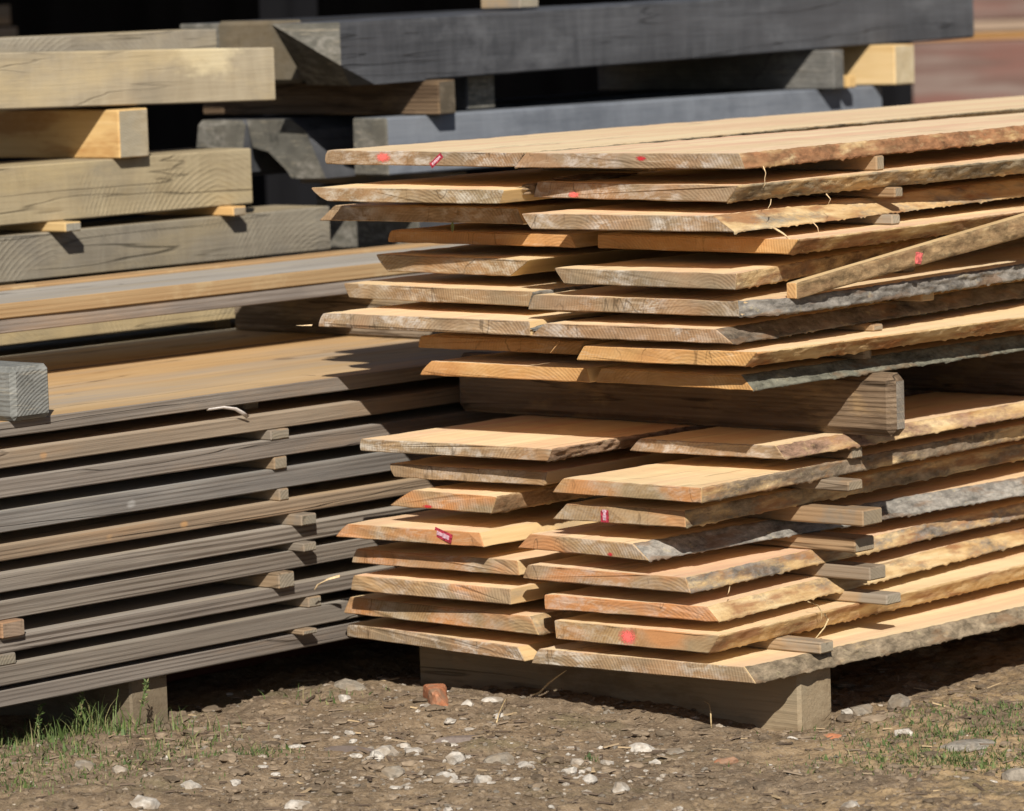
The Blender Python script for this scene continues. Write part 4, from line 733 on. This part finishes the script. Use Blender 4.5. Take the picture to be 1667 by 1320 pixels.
def scatter(name, n, mat, size, place, flatz=(.4, .8), sub=I1, elong=1.6, seed=1):
    r = np.random.default_rng(seed); Vs, Fs, k = [], [], 0; V0, F0 = sub; F0 = np.array(F0)
    P = place(r, n); Z = height(P[:, 0], P[:, 1])
    for i in range(len(P)):
        s = size(r); W = V0 * (1 + r.normal(0, .16, (len(V0), 1))); W = W * np.array([s * r.uniform(1, elong), s, s * r.uniform(*flatz)])
        a = r.random() * 6.28; ca, sa = math.cos(a), math.sin(a); W = np.stack([W[:, 0] * ca - W[:, 1] * sa, W[:, 0] * sa + W[:, 1] * ca, W[:, 2]], 1)
        Vs.append(W + np.array([P[i, 0], P[i, 1], Z[i] + s * .15])); Fs.append(F0 + k); k += len(V0)
    V = np.concatenate(Vs); F = np.concatenate(Fs); me = D.meshes.new(name); me.from_pydata(V.tolist(), [], F.tolist()); me.materials.append(mat); me.update()
    o = D.objects.new(name, me); COL.objects.link(o); o['kind'] = 'stuff'; return o
def in_view(r, n, cx=-.35, cy=-.45, sx=.38, sy=.30, wide=.45):
    m = int(n * (1 - wide)); a = np.stack([r.normal(cx, sx, m), r.normal(cy, sy, m)], 1); u = np.stack([r.uniform(-1.25, 1.1, n - m), r.uniform(-1.35, .75, n - m)], 1)
    P = np.concatenate([a, u]); return P[(P[:, 1] < .9) & (P[:, 0] > -1.5)]
M['gravel'] = stonemat('gravel_bits', (.36, .31, .25), .4, True); M['crumb'] = stonemat('soil_crumbs', (.22, .165, .112), .3, True)
tag(scatter('gravel', 1500, M['gravel'], lambda r: .0022 + .0045 * r.random() ** 3, in_view, seed=3), 'fine pale gravel strewn over the dirt', 'gravel')
tag(scatter('pebbles', 190, M['pale'], lambda r: .003 + .008 * r.random() ** 2.5, lambda r, n: in_view(r, n, -.25, -.55, .24, .2, .25), seed=4, sub=I2), 'whitish pebbles thick in the lower middle of the dirt', 'gravel')
tag(scatter('soil_crumbs', 12000, M['crumb'], lambda r: .0016 + .0055 * r.random() ** 4, lambda r, n: in_view(r, n, wide=.85), seed=5), 'crumbs of dry brown soil', 'soil')
def chips(name, n, mat, seed, place, ln=(.01, .04)):
    r = np.random.default_rng(seed); V, F = [], []; P = place(r, n); Z = height(P[:, 0], P[:, 1])
    for (x, y), z in zip(P, Z):
        l = r.uniform(*ln) / 2; w = r.uniform(.0012, .005); t = r.uniform(.0008, .0025); a = r.normal(VR, .9); e = r.normal(0, .12); ca, sa = math.cos(a), math.sin(a); k = len(V)
        for sx in (-1, 1):
            for sy, sz in ((-1, 0), (1, 0), (.7, 1), (-.7, 1)):
                px, py = sx * l, sy * w * (1 if sx < 0 else .6); V.append((x + px * ca - py * sa, y + px * sa + py * ca, z + .002 + sz * t + sx * l * e))
        F += [(k, k + 1, k + 2, k + 3), (k + 7, k + 6, k + 5, k + 4)] + [(k + q, k + 4 + q, k + 4 + (q + 1) % 4, k + (q + 1) % 4) for q in range(4)]
    o = link(name, V, F, [mat]); o['kind'] = 'stuff'; return o
gm = G('bark_litter', .9, .1); ge = gm.n('ShaderNodeNewGeometry'); M['litter'] = gm.finish(gm.ramp(ge.outputs['Random Per Island'], (0, (.07, .05, .036)), (.5, (.17, .125, .09)), (.85, (.26, .20, .14)), (1, (.45, .33, .19))), tint=False)
tag(scatter('soil_clods', 420, M['crumb'], lambda r: .006 + .011 * r.random() ** 2, lambda r, n: in_view(r, n, wide=.9), seed=9, sub=I2, flatz=(.35, .6)), 'larger clods of dry soil', 'soil')
tag(chips('bark_litter', 900, M['litter'], 8, lambda r, n: in_view(r, n, wide=.8)), 'small bark and straw litter over the dirt', 'litter')

# grass and weeds
gm = G('grass_blades', .6, .3); ge = gm.n('ShaderNodeNewGeometry'); M['grass'] = gm.finish(gm.ramp(ge.outputs['Random Per Island'], (0, (.04, .062, .02)), (.5, (.075, .115, .03)), (.8, (.125, .155, .05)), (1, (.27, .22, .115))), tint=False)
def blades(name, patches, seed, label):
    r = np.random.default_rng(seed); V, F = [], []
    for cx, cy, sx, sy, n, hmin, hmax in patches:
        ca, sa = math.cos(VR), math.sin(VR)
        for _ in range(n):
            u, w_ = r.normal(0, sx), r.normal(0, sy); x, y = cx + u * ca - w_ * sa, cy + u * sa + w_ * ca
            z = gz(x, y) - .002; h = r.uniform(hmin, hmax); a = r.random() * 6.28; bend = r.uniform(.1, .9) * h; w = r.uniform(.0008, .0019) * (2.6 if r.random() < .12 else 1); dx, dy = math.cos(a), math.sin(a); k = len(V)
            for q in range(4):
                t = q / 3; ww = w * (1 - t * .9); px, py, pz = x + dx * bend * t * t, y + dy * bend * t * t, z + h * t * (1 - .25 * t)
                V += [(px - dy * ww, py + dx * ww, pz), (px + dy * ww, py - dx * ww, pz)]
            F += [(k + 2 * q, k + 2 * q + 1, k + 2 * q + 3, k + 2 * q + 2) for q in range(3)]
    o = link(name, V, F, [M['grass']]); return tag(o, label, 'grass', None, 'stuff')
blades('grass', [(-1.13, -.70, .07, .05, 200, .02, .065), (-1.08, -.62, .03, .02, 60, .05, .10), (-.92, -.86, .14, .10, 700, .006, .026), (-.99, -.57, .07, .03, 150, .01, .05), (-.81, -.62, .06, .04, 110, .008, .03),
                 (-.62, -.665, .05, .025, 170, .008, .025), (-.80, -1.0, .12, .07, 520, .006, .022), (-1.05, -.78, .07, .06, 200, .008, .03), (-.70, -.80, .08, .05, 120, .006, .018), (-.95, -.12, .05, .03, 40, .01, .04)], 5, 'sparse green weeds along the foot of the left stack')
blades('turf', [(.29, .20, .10, .05, 800, .006, .02), (.26, .40, .12, .05, 600, .006, .022), (.38, .0, .10, .06, 800, .006, .02), (.47, .04, .10, .06, 600, .006, .02), (.12, .25, .08, .04, 140, .006, .016), (-.148, -.28, .012, .01, 25, .008, .02), (.5, .3, .1, .1, 300, .006, .02)], 6, 'low patchy grass at the lower right')
# seed heads standing against the dark gap at the left
for i, (x, y, h, lab) in enumerate(((-1.10, -.735, .085, 'tall flowering weed stem at the far left against the dark gap'), (-1.09, -.64, .08, 'bent weed stem with a seed head against the dark gap, right of the tallest'), (-1.03, -.535, .085, 'thin green weed stem in front of the left foundation block'))):
    z = gz(x, y); rt = tube('weed_stem', [(x, y, z - .003), (x + .004, y + .002, z + h * .4), (x + .01, y + .006, z + h * .75), (x + .013, y + .012, z + h)], .0016, M['grass']); tag(rt, lab, 'weed', 'weed stems by the left stack')
    V, F = [], []; r = np.random.default_rng(i)
    for q in range(46):
        t = r.uniform(.45, 1.0); p = Vector((x + .005 + .009 * t, y + .003 + .008 * t, z + h * t)); d = Vector(r.normal(size=3)); d.z = abs(d.z); d.normalize(); e = d.orthogonal().normalized() * .0017; k = len(V); l = r.uniform(.006, .013)
        V += [p, p + d * l * .5 + e, p + d * l, p + d * l * .5 - e]; F.append((k, k + 1, k + 2, k + 3))
    link('seed_head' if i < 2 else 'leaf', V, F, [M['grass']], parent=rt)
s_ = tube('dry_stalk', [(-.60, .07, gz(-.6, .07)), (-.575, .068, .022), (-.545, .063, .045), (-.515, .056, .062), (-.49, .05, .075)], .0045, M['straw'], flat=.5); tag(s_, 'pale dry stalk leaning on the shaded foundation block', 'stalk')
s_ = tube('dry_stalk', [(-.168, .078, gz(-.168, .078)), (-.17, .08, .022), (-.18, .088, .034), (-.20, .098, .036)], .0018, M['straw']); tag(s_, 'thin bent straw in front of the right part of the foundation block', 'stalk')
s_ = tube('dry_stalk', [(-.47, -.17, gz(-.47, -.17) + .002), (-.50, -.13, .02), (-.53, -.08, .033), (-.56, -.04, .03), (-.58, -.02, .012)], .0014, M['straw']); tag(s_, 'thin curved straw on the dirt below the leaning stalk', 'stalk')

lf_ = link('green_leaf', [(-.745, .055, .886), (-.738, .052, .893), (-.735, .05, .902), (-.745, .056, .908), (-.753, .06, .901), (-.752, .06, .893)], [(0, 1, 2, 3, 4, 5)], [M['grass']]); tag(lf_, 'tiny green leaf caught in the gap under the third left-hand fresh board', 'leaf')
# ------------------------------------------------------------------ light, sky, camera
w = D.worlds.new('World'); SC.world = w; w.use_nodes = True; nt = w.node_tree; bg = nt.nodes['Background']
sky = nt.nodes.new('ShaderNodeTexSky'); sky.sky_type = 'NISHITA'; sky.sun_disc = False
to_sun = Vector((1.0, -1.05, 1.0)).normalized(); el = math.asin(to_sun.z)
sky.sun_elevation = el; sky.sun_rotation = math.atan2(to_sun.x, to_sun.y); sky.air_density = .7; sky.dust_density = .6; sky.ozone_density = 1.0
nt.links.new(sky.outputs[0], bg.inputs[0]); bg.inputs[1].default_value = .05
sun = D.lights.new('sun', 'SUN'); sun.energy = 5.0; sun.angle = math.radians(.53); sun.color = (1.0, .945, .855)
so = D.objects.new('sun', sun); COL.objects.link(so); so.rotation_euler = to_sun.to_track_quat('Z', 'Y').to_euler(); so.location = (6, -6, 8)
cam = D.cameras.new('camera'); cam.sensor_width = 36; cam.lens = LENS; cam.clip_end = 400; cam.clip_start = .1
cam.dof.use_dof = True; cam.dof.focus_distance = 7.95; cam.dof.aperture_fstop = 6.3
co = D.objects.new('camera', cam); COL.objects.link(co)
A = Matrix(CAM_AXES)  # rows: picture right, picture down, view direction in world axes
R = Matrix((A[0], -A[1], -A[2])).transposed().to_4x4(); R.translation = Vector(CAM_POS); co.matrix_world = R
SC.camera = co
SC.view_settings.view_transform = 'Standard'; SC.view_settings.look = 'None'; SC.view_settings.gamma = 1; SC.view_settings.exposure = .3
SC.cycles.max_bounces = 8
